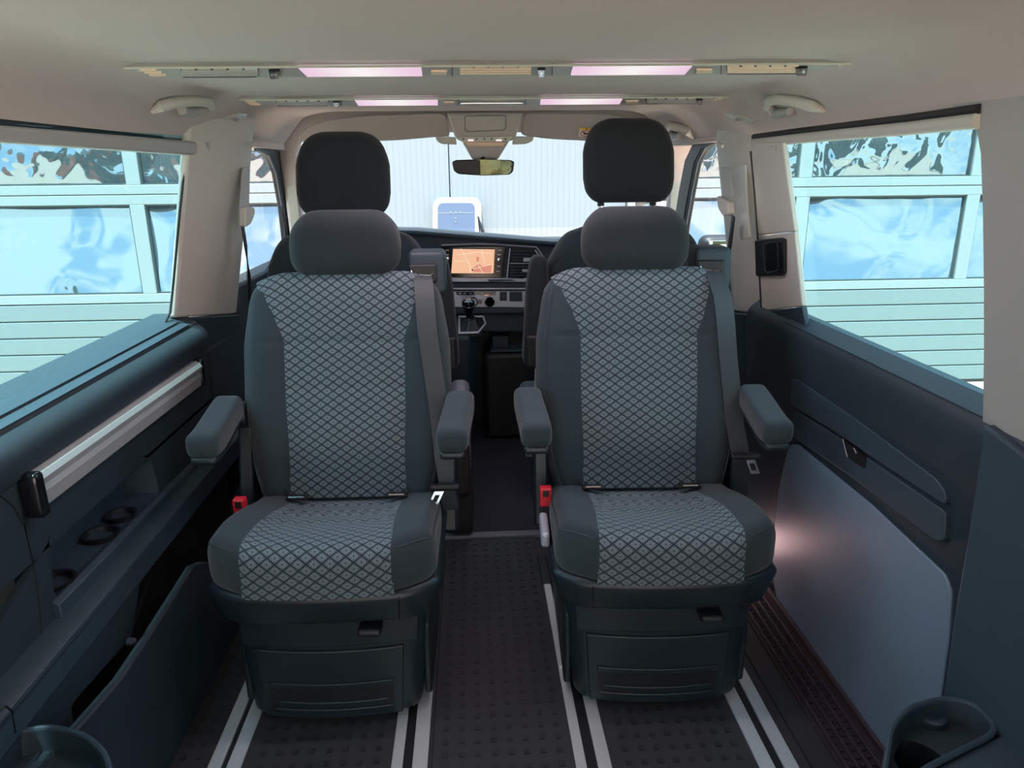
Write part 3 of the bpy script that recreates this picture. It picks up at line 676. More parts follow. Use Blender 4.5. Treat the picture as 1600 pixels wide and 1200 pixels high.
    b = MB(); b.rbox((-.243, -.03, .36), (.010, .055, .018), .008); b.build('recline_handle', 'silver' if xc > 0 else 'black', t)
    # child seat anchors
    for s in (-.118, .118):
        b = MB(); b.rbox((s+.0, .098, .404), (.026, .010, .004), .003); ig = b.build('anchor_guide', 'black', t)
        b = MB(); b.tube([(s-.018, .090, .4085), (s+.018, .090, .4085)], .0028, 6); b.build('anchor_edge', 'chrome', ig)
    # buckle
    b = MB(); b.slab([(-.252, .03, .33), (-.215, .03, .33), (-.219, .055, .40), (-.247, .055, .40)], (0, .02, 0)); bk2 = b.build('buckle_stalk', 'black', t, bevel=.003)
    b = MB(); b.rbox((-.236, .050, .405), (.014, .012, .024), .004); o = b.build('buckle', 'red', bk2); o['label'] = 'red belt buckle release'
    b = MB(); b.bx(-.243, -.229, .0365, .0385, .409, .424); b.build('buckle_slot', 'black', bk2)
    # belt outlet and belt
    b = MB(); b.rbox((.196, .335, .905), (.046, .045, .052), .014, lambda p: Vector((p.x, p.y+.12*p.z, p.z))); bg_ = b.build('belt_outlet', 'dark', t)
    b = MB(); b.rbox((.188, .289, .905), (.034, .006, .022), .005); b.build('outlet_recess', 'black', bg_)
    b = MB(); b.tube([(.160, .282, .913), (.166, .281, .904), (.205, .281, .901), (.213, .282, .906)], .0014, 6); b.build('outlet_rim', 'chrome', bg_)
    b = MB()
    def bs(x, z, o=.007):
        f = interp(z, wt)/.25; p = db(Vector((x/f, -.05, z-L_/2))); return (p.x, p.y-o, p.z, 0)
    pth_ = [(.189, .272, .902, 0), (.191, .252, .892, 0)] + [bs(.197+.034*sm(z_b, .52, .1), z_b, .010+.020*sm(z_b, .34, .46)) for z_b in (.50, .46, .42, .38, .34, .30, .26, .22, .19)]
    if belt_long: pth_ += [(.238, .09, .47, 0), (.244, .10, .42, 0), (.254, .12, .36, 0), (.262, .13, .31, 0)]
    else: pth_ += [(.236, .085, .50, 0), (.238, .075, .46, 0), (.240, .072, .425, 0), (.246, .10, .36, 0)]
    w = .023
    rs = []
    for i, (x, y, z, _) in enumerate(pth_):
        n = len(pth_); ww = w*(1 if i > 0 else .9); tw = .20
        if i >= 12: ww *= .8
        dx = Vector((math.cos(tw), -math.sin(tw)*-.6, 0))*ww; dn = Vector((0, -.0009, 0))
        c = Vector((x, y, z)); rs.append([c-dx+dn, c+dx+dn, c+dx-dn, c-dx-dn])
    b.loft(rs); bl = b.build('belt', 'belt', t, ang=30)
    # tongue
    if belt_long: c = Vector((.240, .075, .490))
    else: c = Vector((.236, .058, .440))
    b = MB(); b.rbox(c, (.034, .010, .006), .005); tg = b.build('belt_tongue', 'black', bl)
    b = MB()
    d = Vector((.010 if belt_long else -.016, -.012, -.030)); u = Vector((.011, 0, 0))
    c0 = c+Vector((.008 if belt_long else -.012, -.013, -.004))
    q = [c0-u, c0+u, c0+d+u, c0+d-u]; cen_ = sum(q, Vector())/4
    b.ring(q, [cen_+(k-cen_)*.5 for k in q], (0, -.0025, 0)); b.build('tongue_plate', 'chrome', tg)
    return t
seat(-.362, R(-1), 'left rear-facing grey diamond-patterned seat, belt tongue resting low by its cushion', False)
seat(.345, R(-2.5), 'right rear-facing grey diamond-patterned seat, belt tongue halfway up its backrest', True)

# =============================================================== FRONT SEATS
def fseat(xc, hz, lab, post, side):
    t = thing('front_seat', (xc, 2.45, .012), lab, 'seat', local=True)
    def dbk(p):
        z = p.z; f = 1-.16*sm(z, .12, .27)-.06*sm(-z, .1, .27); x = p.x*f
        return Vector((x, p.y-.10*z - .015*(1-(p.x/.26)**2)*(1 if p.y < 0 else 0), z-.03*sm(abs(p.x), .10, .26)*sm(z, .1, .27)))
    b = MB(); b.rbox((0, -.13, .702), (.256, .06, .270), .05, dbk, k=(8, 2, 8), m=4); b.build('backrest', 'fabric', t, ang=80)
    q = [dbk(Vector((-.25+.5*i/24, -.055, .255-.11*abs(-1+i/12)**4)))+Vector((0, -.13, .709)) for i in range(25)]
    b = MB(); b.tube(q, .0012, 5); b.build('stitching', 'belt', t)
    def dh_(p):
        f = 1-.17*sm(p.z, .02, .13)-.10*sm(-p.z, .05, .13); return Vector((p.x*f, p.y+.02*p.z/.1, p.z-.012*sm(abs(p.x), .06, .13)*sm(p.z, 0, .12)))
    b = MB(); b.rbox((0, -.145, hz), (.140, .048, .124), .042, dh_, k=(8, 2, 6), m=5); b.build('headrest', 'fabric2', t, ang=80)
    for s in (-1, 1):
        b = MB(); b.tube([(s*.082, -.145, .93), (s*.082, -.145, hz-.10)], .0075, 8); b.build('headrest_post', 'chrome', t)
        b = MB(); b.tube([(s*.082, -.145, hz-.135), (s*.082, -.145, hz-.11)], .011, 10); b.build('post_collar', 'black', t)
    b = MB(); b.rbox((0, .08, .38), (.24, .25, .07), .04, k=(4, 4, 2)); b.build('cushion', 'fabric', t, ang=80)
    b = MB(); b.rbox((0, .08, .18), (.19, .20, .13), .03); b.build('seat_base', 'seatplastic', t)
    # folded-up armrest on the aisle side
    s = side
    def daf(p): return Vector((p.x, p.y, p.z))
    b = MB(); b.rbox((s*.292, -.205, .708), (.034, .045, .172), .024, lambda p: Vector((p.x*(1-.25*sm(p.z, .08, .17)) + s*-.010*p.z/.17, p.y, p.z)), k=(3, 3, 8), m=3); ar = b.build('folded_armrest', 'fabric2', t, ang=70)
    b = MB(); b.rbox((s*.292, -.215, .585), (.036, .043, .055), .012); b.build('armrest_cap', 'black', ar)
    b = MB(); b.slab([(s*.262, -.12, .30), (s*.262, -.0, .30), (s*.262, -.10, .60), (s*.262, -.18, .60)], (s*.02, 0, 0)); b.build('hinge_cover', 'pad', t, bevel=.004)
    if side > 0:
        b = MB(); b.rbox((.330, -.20, .33), (.033, .16, .115), .026); bx_ = b.build('side_trim', 'silver', t); bx_['label'] = 'satin grey rounded side trim'
        bx_.data.materials[0] = mat('side_trim_grey', rgb(112, 108, 118), .35)
        b = MB(); b.rbox((.330, -.205, .235), (.030, .165, .095), .024); b.build('side_trim_lower', 'black', t)
        b = MB(); b.rbox((.325, -.18, .105), (.040, .17, .092), .012); b.build('side_pocket', 'black', t)
    else:
        b = MB(); b.rbox((-.275, .0, .28), (.05, .15, .10), .03); o = b.build('cushion_side', 'fabric', t)
        b = MB(); z0_, z1_ = .19, .37
        b.grid(lambda u, v: (-.322+.10*u, -.152, z0_+(z1_-z0_)*v), 6, 6, uvfn=lambda u, v: (.1*u, .18*v), thick=(0, .004, 0)); o = b.build('cushion_pattern', 'pattern', t); o['label'] = 'diamond patterned grey cushion fabric'
    return t
fseat(-.430, 1.125, 'front left seat seen from behind, its headrest overlapping the near headrest', False, 1)
fseat(.440, 1.158, 'front right seat seen from behind, its tall headrest raised on two posts', True, -1)

# =============================================================== DASHBOARD
D = 3.0
ds = thing('dashboard', (0, 3.1, .012), 'dark dashboard across the front with orange map screen, vents and silver trim', 'dashboard')
def dy(pts, y, t, name, m, parent, r=0, bevel=.0015, **k):
    q = arc(pts, 4, r) if r else pts
    b = MB(); b.slab(PP(q, 'y', y), (0, t, 0)); return b.build(name, m, parent, bevel=bevel, **k)
dtop = [(452, 358), (650, 362), (700, 366), (862, 379), (1058, 380), (1058, 520), (452, 520)]
b = MB(); b.slab(PP(dtop, 'y', D+.01), (0, .25, 0)); b.build('dash_body', 'dark', ds, bevel=.01)
b = MB(); q = PP([(452, 356), (650, 360), (700, 364), (862, 377), (1058, 378)], 'y', D-.03)
b.slab([*q, *[p+Vector((0, 0, -.016)) for p in q[::-1]]], (0, .78, -.085)); b.build('dash_top', 'dark2', ds, bevel=.005)
b = MB(); b.bx(-.78, .76, 3.2, 3.45, .0, .84); b.build('firewall', 'black', ds)
# chrome styling line
b = MB(); b.tube(PP([(690, 383), (745, 381), (775, 382), (838, 386), (862, 420)], 'y', D-.004), .0035, 6); b.build('trim_line', 'silver', ds)
b = MB(); b.tube(PP([(836, 391), (852, 414)], 'y', D-.004), .003, 6); b.build('trim_line', 'silver', ds)
inf = dy([(688, 386), (790, 385), (783, 434), (686, 433)], D-.008, .02, 'infotainment_unit', 'gloss', ds, 2)
dy([(708, 388), (773, 389), (771, 427), (705, 427)], D-.0095, .003, 'display', 'screen', inf, 1, 0)
dy([(740, 418), (748, 412), (754, 416), (768, 414), (768, 426), (738, 425)], D-.0102, .001, 'map_area', 'screen2', inf, 0, 0)
dy([(744, 401), (749, 402), (748, 409), (745, 410)], D-.0102, .001, 'map_area', 'screen2', inf, 0, 0)
for a_ in ([(720, 388), (733, 412), (738, 427)], [(746, 409), (748, 416), (755, 427)], [(733, 422), (768, 413)], [(710, 408), (728, 408)], [(752, 390), (758, 412)], [(716, 398), (744, 394), (770, 396)]):
    b = MB(); b.tube(PP(a_, 'y', D-.0105), .0009, 4); b.build('map_road', 'screen3', inf)
b = MB(); b.lathe(P(738, 421.5, 'y', D-.0102), [(.004, 0), (.004, -.001)], (0, 1, 0), 12); b.build('map_marker', 'dark', inf)
b = MB(); b.slab(PP([(708, 387.2), (773, 387.8), (773, 389.6), (708, 389)], 'y', D-.0103), (0, .001, 0)); b.build('status_bar', 'dark2', inf)
for (x, y) in ((699, 404), (779, 406)):
    b = MB(); b.lathe(P(x, y, 'y', D-.009), [(.0095, 0), (.0085, -.010), (.006, -.011), (.001, -.011)], (0, 1, 0), 18); b.build('knob', 'chrome', inf)
for (x, y) in ((699, 391), (699, 398), (699, 413), (699, 420), (781, 391), (780, 398), (779, 416), (778, 424)):
    dy([(x-2.5, y-.8), (x+2.5, y-.8), (x+2.5, y+.8), (x-2.5, y+.8)], D-.0092, .002, 'button', 'silver', inf, 0, 0)
# air vents
def vent(fr, slats, tab, nm='air_vent'):
    v = dy(fr, D-.004, .01, nm, 'black', ds)
    for s_ in slats:
        b = MB(); b.tube(PP(s_, 'y', D-.010), .0032, 6, sx=2); b.build('vent_slat', 'dark2', v)
    if tab: dy(tab, D-.02, .006, 'vent_tab', 'silver', v, 1)
    return v
vent([(798, 388), (836, 389), (850, 412), (797, 411)], [[(800, 393+i*4.6), (837+i*2.4, 394+i*4.5)] for i in range(4)], [(818, 403), (836, 403), (836, 409), (818, 409)])
vent([(796, 414), (851, 415), (852, 420), (838, 424), (826, 432), (796, 433)], [[(798, 417.5+i*4.6), (848-i*6, 418+i*4.2)] for i in range(4)], [(816, 421), (828, 421), (828, 425), (816, 425)])
b = MB(); b.tube(PP([(797, 388), (792, 434)], 'y', D-.008), .003, 6); b.tube(PP([(797, 411.5), (850, 412)], 'y', D-.008), .0025, 6); b.build('vent_frame', 'silver', ds)
# shelf line under the screen
dy([(700, 434), (790, 435), (818, 436), (845, 424), (870, 420), (870, 425), (846, 430), (822, 441), (700, 441)], D-.02, .03, 'decor_strip', 'silver', ds, 0, .003)
dy([(700, 442), (822, 442), (870, 430), (870, 438), (822, 450), (700, 450)], D-.012, .03, 'shelf_edge', 'dark', ds, 0, .003)
dy([(762, 436.5), (800, 436.5), (806, 439), (764, 440)], D-.0215, .003, 'centre_ledge', 'dark2', ds, 0, 0)
# climate panel
dy([(700, 450), (860, 450), (860, 452.5), (700, 452.5)], D-.016, .03, 'decor_strip', 'silver', ds, 0, .001)
cl = dy([(700, 455), (860, 455), (860, 481), (700, 480)], D-.010, .03, 'climate_panel', 'silver', ds, 0, .003)
dy([(712, 456), (776, 456), (775, 461), (714, 461)], D-.0115, .003, 'button_row', 'gloss', cl, 1, 0)
dy([(781, 456), (792, 456), (792, 470), (781, 470)], D-.0115, .003, 'hazard_switch', 'dark', cl, 1, 0)
dy([(785.5, 462), (788.5, 462), (787, 464.5)], D-.012, .001, 'hazard_mark', 'red', cl, 0, 0)
dy([(796, 456), (816, 456), (816, 471), (796, 471)], D-.0115, .003, 'storage_flap', 'dark', cl, 1, 0)
dy([(744, 468), (753, 468), (753, 475), (744, 475)], D-.0115, .003, 'button_row', 'gloss', cl, 1, 0)
dy([(757, 460.3), (764, 460.3), (764, 461.8), (757, 461.8)], D-.012, .001, 'seat_heat_light', 'screen2', cl, 0, 0)
for i, xx in enumerate((717, 724, 733, 741, 750, 771)): dy([(xx, 458), (xx+4, 458), (xx+4, 459.3), (xx, 459.3)], D-.012, .001, 'switch_mark', 'silver', cl, 0, 0)
for x in (739, 765):
    b = MB(); b.lathe(P(x, 471, 'y', D-.009), [(.021, 0), (.021, -.014), (.018, -.017), (.016, -.014), (.001, -.014)], (0, 1, 0), 24); kn = b.build('climate_knob', 'gloss', cl)
    b = MB(); b.lathe(P(x, 471, 'y', D-.023), [(.0205, 0), (.0215, .002), (.0205, .004)], (0, 1, 0), 24); b.build('knob_ring', 'silver', cl)
# lower centre: open tray and console
dy([(700, 481), (862, 482), (862, 490), (700, 490)], D-.02, .06, 'lower_edge', 'dark', ds, 0, .004)
dy([(770, 490), (862, 490), (862, 548), (768, 548)], D+.10, .03, 'tray_back', 'black', ds, 0, 0)
b = MB(); q = P(770, 548, 'y', D-.02); q2 = P(815, 548, 'y', D-.02); b.bx(q.x-.01, q2.x+.05, D-.02, D+.12, q.z-.008, q.z); b.build('tray_lip', 'dark2', ds, bevel=.003)
b = MB(); z_ = q.z; b.bx(q.x, q.x+.07, D+.02, D+.10, z_, z_+.05); b.build('tray_divider', 'dark', ds, bevel=.004)
b = MB(); b.bx(q.x-.04, q2.x+.06, D-.03, D+.08, .012, z_-.010); b.build('lower_bin', 'black', ds, bevel=.02)
# gear console
gc = thing('gear_console', P(740, 560, 'y', 2.9)*1, 'dark gear lever console with silver frame rising beside the front left seat', 'console')
Y0 = 2.86
tl, tr_, br, blc = P(690, 525, 'y', Y0), P(752, 526, 'y', Y0), P(752, 625, 'y', Y0), P(700, 625, 'y', Y0)
ztop = tl.z
b = MB(); ring0 = [(-.24, Y0, 0.012), (-.085, Y0, .012), (-.075, D, .012), (-.24, D, .012)]
rr = lambda z, w, yb: [Vector((-.26, Y0-.02+yb, z)), Vector((-.065+w, Y0-.02+yb, z)), Vector((-.025+w, D+.02, z)), Vector((-.26, D+.02, z))]
b.loft([rr(.012, -.02, .03), rr(.30, -.008, .01), rr(ztop-.02, 0, 0), [v+Vector((0, 0, .06 if v.y > 2.95 else 0)) for v in rr(ztop, 0, 0)]]); b.build('console_body', 'dark', gc, bevel=.015, seg=3)
fr_ = PP([(716, 524), (748, 523), (760, 508), (756, 496), (716, 496)], (Vector((0, Y0-.02, ztop)), Vector((0, -.32, 1)).normalized()))
fr_ = [v+Vector((0, 0, .004)) for v in fr_]; cen_ = sum(fr_, Vector())/5
b = MB(); b.ring(fr_, [cen_+(v-cen_)*.86 for v in fr_], (0, 0, .006)); b.build('silver_frame', 'silver', gc, bevel=.002)
kb = P(732, 475, 'y', 2.86); kz = P(738, 515, 'y', 2.9)
b = MB(); b.loft([[kz+Vector((math.cos(a)*.036*s, math.sin(a)*.036*s*(1+.1*(i % 2)), h)) for a in [k*math.pi/6 for k in range(12)]] for i, (s, h) in enumerate(((1.15, -.02), (1.0, .0), (.72, .02), (.5, .04), (.36, .055)))]); b.build('gear_gaiter', 'black', gc)
top_ = kb+Vector((0, 0, 0)); b = MB(); b.tube([kz+Vector((0, 0, .03)), top_+Vector((0, .01, -.015))], [.014, .011], 10); b.build('gear_stick', 'chrome', gc)
b = MB(); ax_ = (Vector((0, -.35, 1))).normalized(); b.lathe(top_+Vector((0, 0, -.03)), [(.010, -.03), (.016, -.01), (.020, .012), (.026, .030), (.026, .042), (.020, .052), (.001, .056)], ax_, 20); b.build('gear_knob', 'gloss', gc)
b = MB(); c_ = top_+Vector((0, 0, -.03)); b.lathe(c_, [(.0265, .028), (.0275, .031), (.0265, .034)], ax_, 20); b.build('knob_ring', 'chrome', gc)
kt = c_+ax_*.057; e1 = Vector((1, 0, 0)); e2 = ax_.cross(e1)
b = MB()
for i in (-1, 0, 1): b.tube([kt+e1*i*.007+e2*.008-ax_*.002*abs(i), kt+e1*i*.007-e2*.008-ax_*.002*abs(i)], .0008, 4)
b.tube([kt-e1*.007-ax_*.001, kt+e1*.007-ax_*.001], .0008, 4); b.build('shift_pattern', 'sticker', gc)
# wiper resting on windscreen
b = MB(); b.tube(PP([(747, 338), (751, 352), (756, 368)], 'y', 3.75), [.004, .008, .012], 6); b.tube(PP([(747, 338), (750, 366)], 'y', 3.76), .004, 6); tag(b.build('windscreen_wiper', 'black'), 'black wiper arm standing at the bottom of the windscreen', 'wiper')

# =============================================================== OVERHEAD
def oy(pts, y, t, name, m, parent, r=0, bevel=.003): return dy(pts, y, t, name, m, parent, r, bevel)
def visor(pts, lab):
    b = MB(); b.slab(PP(arc(pts, 5, 12), 'y', 2.80), (0, .018, .0)); return tag(b.build('sun_visor', 'liner', bevel=.006), lab, 'sun visor')
o = visor([(466, 214), (476, 201), (498, 190), (560, 182), (696, 176), (703, 213), (690, 213), (620, 219), (560, 221), (500, 219), (464, 222)], 'left folded grey sun visor above the windscreen, behind left headrest')
o.data.materials[0] = M['visor'] = mat('visor_cloth', rgb(162, 158, 155), .9, spec=.1, noise=.05, nscale=500)
o = visor([(818, 176), (960, 178), (1040, 200), (1046, 224), (960, 222), (860, 217), (812, 211)], 'right folded grey sun visor carrying a small warning sticker'); o.data.materials[0] = M['visor']
vs = thing('warning_sticker', P(916, 207, 'y', 2.798), 'small white and yellow warning sticker on right sun visor', 'sticker')
dy([(905, 201), (927, 202), (926, 214), (904, 213)], 2.7965, .002, 'sticker_base', 'sticker', vs, 0, 0)
dy([(905, 199.5), (928, 200.5), (928, 204), (905, 203)], 2.7955, .002, 'sticker_band', 'yellow', vs, 0, 0)
dy([(915, 200.8), (918, 200.8), (916.5, 203)], 2.795, .0005, 'warning_triangle', 'black', vs, 0, 0)
c_ = P(915, 208.6, 'y', 2.7955)
b = MB(); b.tube([c_+Vector((math.cos(a)*.0185, 0, math.sin(a)*.0095)) for a in [k*math.pi/12 for k in range(24)]], .0014, 5, closed=True, upv=(0, 1, 0)); b.tube([c_+Vector((-.013, 0, .006)), c_+Vector((.013, 0, -.006))], .0012, 5); b.build('prohibition_mark', 'inkred', vs)
b = MB(); b.rbox(c_+Vector((.002, 0, -.001)), (.009, .0005, .003), .0004); b.rbox(c_+Vector((-.006, 0, .002)), (.003, .0005, .003), .0004); b.build('seat_symbol', 'black', vs)
# overhead console
oc = thing('overhead_console', P(757, 200, 'y', 2.74), 'grey overhead console with lamps between the two sun visors', 'console')
oy([(698, 176), (818, 176), (806, 214), (800, 219), (716, 219), (710, 212)], 2.74, .06, 'console_shell', 'pillar2', oc, 0, .008)
oy([(727, 182), (790, 181), (789, 202), (784, 204), (732, 205), (728, 202)], 2.7375, .004, 'console_flap', 'pillar2', oc, 3, .001)
b = MB(); b.tube([v for v in PP(arc([(726, 181), (791, 180), (790, 203), (727, 206)], 3, 4), 'y', 2.737)], .0009, 5, closed=True); b.build('flap_gap', 'dark', oc)
lb = oy([(714, 214), (802, 213), (796, 221), (722, 222)], 2.732, .03, 'lamp_bar', 'pad', oc, 2, .003)
for x in (735, 779): oy([(x-4, 217.8), (x+5, 217.8), (x+5, 220.5), (x-4, 220.5)], 2.730, .002, 'reading_lamp', 'lenshot', lb, 0, 0)
for x in (724, 745, 757, 768, 790): oy([(x-1.2, 216), (x+1.2, 216), (x+1.2, 218.5), (x-1.2, 218.5)], 2.730, .002, 'console_switch', 'dark', lb, 0, 0)
b = MB(); a_, c2_ = PP([(722, 221), (796, 220), (778, 249), (738, 249)], 'y', 2.76), None; b.slab(a_, (0, .05, 0)); b.build('sensor_cover', 'pillar2', oc, bevel=.006)
oy([(727, 222), (790, 222), (786, 228), (731, 228)], 2.755, .01, 'sensor_band', 'cream', oc, 1, .002)
for xs in ([(680, 213), (712, 214), (714, 226), (690, 225), (682, 220)], [(802, 213), (834, 213), (833, 220), (822, 225), (800, 226)]):
    oy(xs, 2.86, .006, 'visor_mount', 'pad', oc, 3, .002)
mr = thing('rear_view_mirror', P(755, 261, 'y', 2.70), 'black framed rear-view mirror hanging below the overhead console', 'mirror')
mp = [(706, 253), (712, 250), (755, 248.5), (798, 250), (804, 253), (802, 268), (796, 273), (755, 274.5), (716, 272), (709, 267)]
b = MB(); q = PP(arc(mp, 3, 3), 'y', 2.70); b.slab(q, (0, .025, 0)); b.build('mirror_housing', 'black', mr, bevel=.004)
cen_ = sum(q, Vector())/len(q); b = MB(); b.slab([cen_+(v-cen_)*.93+Vector((0, -.0006-(v-cen_).x*.05, 0)) for v in q], (0, .0004, 0)); o = b.build('mirror_glass', 'mirror', mr, smooth=False)
b = MB(); b.tube([cen_+Vector((0, .02, .0)), cen_+Vector((0, .10, .05))], .010, 10); b.build('mirror_stem', 'black', mr)

# ---- ceiling light and vent strips
CZ = 1.33
def strip(front, rear, xl, xr, lab, spec, light):
    """outline given in pixels on the headliner; parts on its underside"""
    Yc = P(775, (front+rear)/2, 'z', CZ).y
    t = thing('ceiling_light_strip', (0, Yc, CZ-.012), lab, 'ceiling light', 'headliner light strips')
    mid = (xl+xr)/2
    def tilt(x): return -(x-mid)*.006
    def q(pts, z): return [P(x, y+tilt(x), 'z', z) for x, y in pts]
    def cp(pts, zo, th, name, m, parent, bevel=.0015, r=0):
        if r: pts = arc(pts, 3, r)
        b = MB(); b.slab(q(pts, CZ-zo), (0, 0, th)); return b.build(name, m, parent, bevel=bevel)
    H = rear-front
    body = [(xl, front), (xr, front), (xr-.018*(xr-xl), front+H*.45), (xr-.05*(xr-xl), rear), (xl+.05*(xr-xl), rear), (xl+.018*(xr-xl), front+H*.45)]
    hs = cp(body, .008, .02, 'housing', 'pillar2', t, .003)
    b = MB(); b.tube(q([(xl-2, front-.6), (xr+2, front-.6)], CZ-.010), .0022, 6); b.build('edge_bead', 'pad', t)
    def pbox(x0, x1, f0, f1, zo, name, m, parent, sk=0, th=.004): 
        return cp([(x0, front+H*f0), (x1, front+H*f0), (x1-sk, front+H*f1), (x0+sk, front+H*f1)], zo, th, name, m, parent, .0008)
    for kind, x0, x1, sk in spec:
        if kind == 'lamp':
            l = cp([(x0, front+H*.16), (x1, front+H*.16), (x1-sk[1], front+H*.98), (x0+sk[0], front+H*.98)], .0115, .006, 'lamp_lens', 'lens', t, .001)
            if 0: cp([(x0+w*.30, front+H*.22), (x1-w*.30, front+H*.22), (x1-w*.34, front+H*.9), (x0+w*.36, front+H*.9)], .0122, .001, 'lamp_core', 'lenshot', l, 0)
        elif kind == 'vent':
            v = pbox(x0, x1, .10, 1.0, .0088, 'air_vent', 'black' if sk[0] else 'pillar2', t, sk[0])
            w = (x1-x0)/5
            for i in range(5): pbox(x0+i*w+2, x0+(i+1)*w-2, .12, .27, .0105, 'vent_slot', 'cream' if sk[1] else 'pad', v)
            for i in range(3): pbox(x0+2, x1-2, .36+.2*i, .49+.2*i, .0105, 'vent_slat', 'cream' if sk[1] else 'pillar2', v)
        elif kind == 'button':
            pbox(x0, x1, .55, .86, .0125, 'reading_switch', 'cream', t)
            pbox(x0-2, x1+2, .48, .95, .0105, 'switch_rim', 'pillar2', t)
        elif kind == 'jet':
            pbox(x0, x1, .45, 1.15, .0130, 'lamp_pivot', 'gloss', t, 2); pbox(x0+4, x1-4, .8, 1.05, .0145, 'pivot_pin', 'chrome', t, 0)
        elif kind == 'seam': pbox(x0, x0+1.4, .0, 1, .0094, 'panel_gap', 'dark', t)
        elif kind == 'clip':
            for i in range(3): pbox(x0+sk*i*.25, x1+sk*i*.25, .22+.24*i, .36+.24*i, .0105, 'louvre', 'cream', t)
    return t
SP1 = [('clip', 218, 245, 30), ('vent', 282, 405, (4, 0)), ('jet', 420, 437, 0), ('seam', 434, 0, 0), ('lamp', 466, 658, (14, -2)), ('button', 674, 698, 0), ('seam', 706, 0, 0), ('vent', 717, 832, (0, 1)), ('jet', 840, 852, 0), ('seam', 862, 0, 0), ('lamp', 896, 1082, (-4, 12)), ('button', 1088, 1112, 0), ('seam', 1126, 0, 0), ('vent', 1134, 1250, (2, 1)), ('jet', 1243, 1262, 0), ('clip', 1310, 1335, -30)]
strip(103, 119, 194, 1356, 'long ceiling strip with two glowing lamps, nearer the rear of the cabin', SP1, 1)
SP2 = [('clip', 383, 400, 14), ('vent', 430, 515, (3, 0)), ('jet', 520, 530, 0), ('seam', 532, 0, 0), ('lamp', 554, 684, (6, 0)), ('button', 694, 710, 0), ('seam', 716, 0, 0), ('seam', 820, 0, 0), ('lamp', 845, 973, (-1, 5)), ('button', 978, 996, 0), ('vent', 1008, 1090, (2, 0)), ('jet', 1088, 1098, 0), ('clip', 1120, 1135, -14)]
st2 = strip(154.5, 164.5, 374, 1160, 'shorter-looking ceiling strip with two glowing lamps, nearer the windscreen', SP2, 1)
b = MB(); b.rbox(P(768, 161, 'z', CZ-.012), (.085, .006, .004), .003); b.build('control_bezel', 'chrome', st2)
for i, (x0, x1) in enumerate(((466, 658), (896, 1082), (554, 684), (845, 973))):
    y = 112 if i < 2 else 160; p = P((x0+x1)/2, y, 'z', CZ-.035)
    al = bpy.data.lights.new('cabin_lamp', 'AREA'); al.shape = 'RECTANGLE'; al.size = .2; al.size_y = .03; al.energy = .7; al.color = (1, .8, .9)
    ao = bpy.data.objects.new('cabin_lamp', al); COL.objects.link(ao); ao.location = p
# grab handles on headliner
def PC(x, y, off=0):
    """pixel -> point on the headliner's underside, off below it"""
    d = FW + RT*((x-800)/F) - UP*((y-600)/F)
    for i in range(300, 6000):
        p = CAM + d*(i/1000)
        if p.z > ceilz(p.x)-off: return p
def ghandle(path, flap, lab, X, r=.011, sgn=1):
    t = thing('grab_bar', P(*path[len(path)//2], 'x', X), lab, 'grab handle')
    q = [PC(x, y, .002 if i == 0 else .020) for i, (x, y) in enumerate(path)]
    b = MB(); b.tube(q, [r*.5]+[r]*(len(q)-2)+[r*.75], 12); b.build('grip', 'pillar', t)
    b = MB(); b.tube([PC(x, y, .014) for x, y in flap], [r*1.0, r*1.1, r*.8][:len(flap)], 12); b.build('pivot_cover', 'pillar2', t)
    return t
ghandle([(238, 174), (252, 166), (275, 160), (305, 158), (326, 160), (331, 168)], [(284, 172), (300, 176), (322, 170)], 'beige roof grab handle at left above the left side window', -.71, .011, -1)
ghandle([(1288, 172), (1270, 166), (1245, 159), (1215, 155), (1200, 158), (1198, 168)], [(1199, 166), (1212, 178), (1234, 174)], 'beige roof grab handle at right above the sliding door window', .68, .011, 1)
ghandle([(1082, 214), (1074, 205), (1060, 199), (1046, 196), (1041, 204)], [(1043, 206), (1052, 212), (1062, 212)], 'small beige grab handle behind the tall right headrest, above front door', .66, .014, 1)
for pts, lab, X in (([(342, 193), (352, 186), (374, 179), (386, 180), (384, 184), (364, 194)], 'small beige coat hook plate on the headliner, left side', -.69), ([(1134, 179), (1142, 178), (1178, 191), (1176, 195), (1160, 194), (1138, 184)], 'small beige coat hook plate on the headliner, right side', .67)):
    t = thing('coat_hook', P(*pts[0], 'x', X), lab, 'hook')
    b = MB(); b.slab([PC(x, y, .005) for x, y in pts], (0, 0, .010)); b.build('hook_plate', 'pad', t, bevel=.002)
    c = sum([PC(x, y, .006) for x, y in pts], Vector())/len(pts); b = MB(); b.rbox(c+Vector((0, 0, -.001)), (.004, .02, .004), .003); b.build('hook_slot', 'pillar2', t)

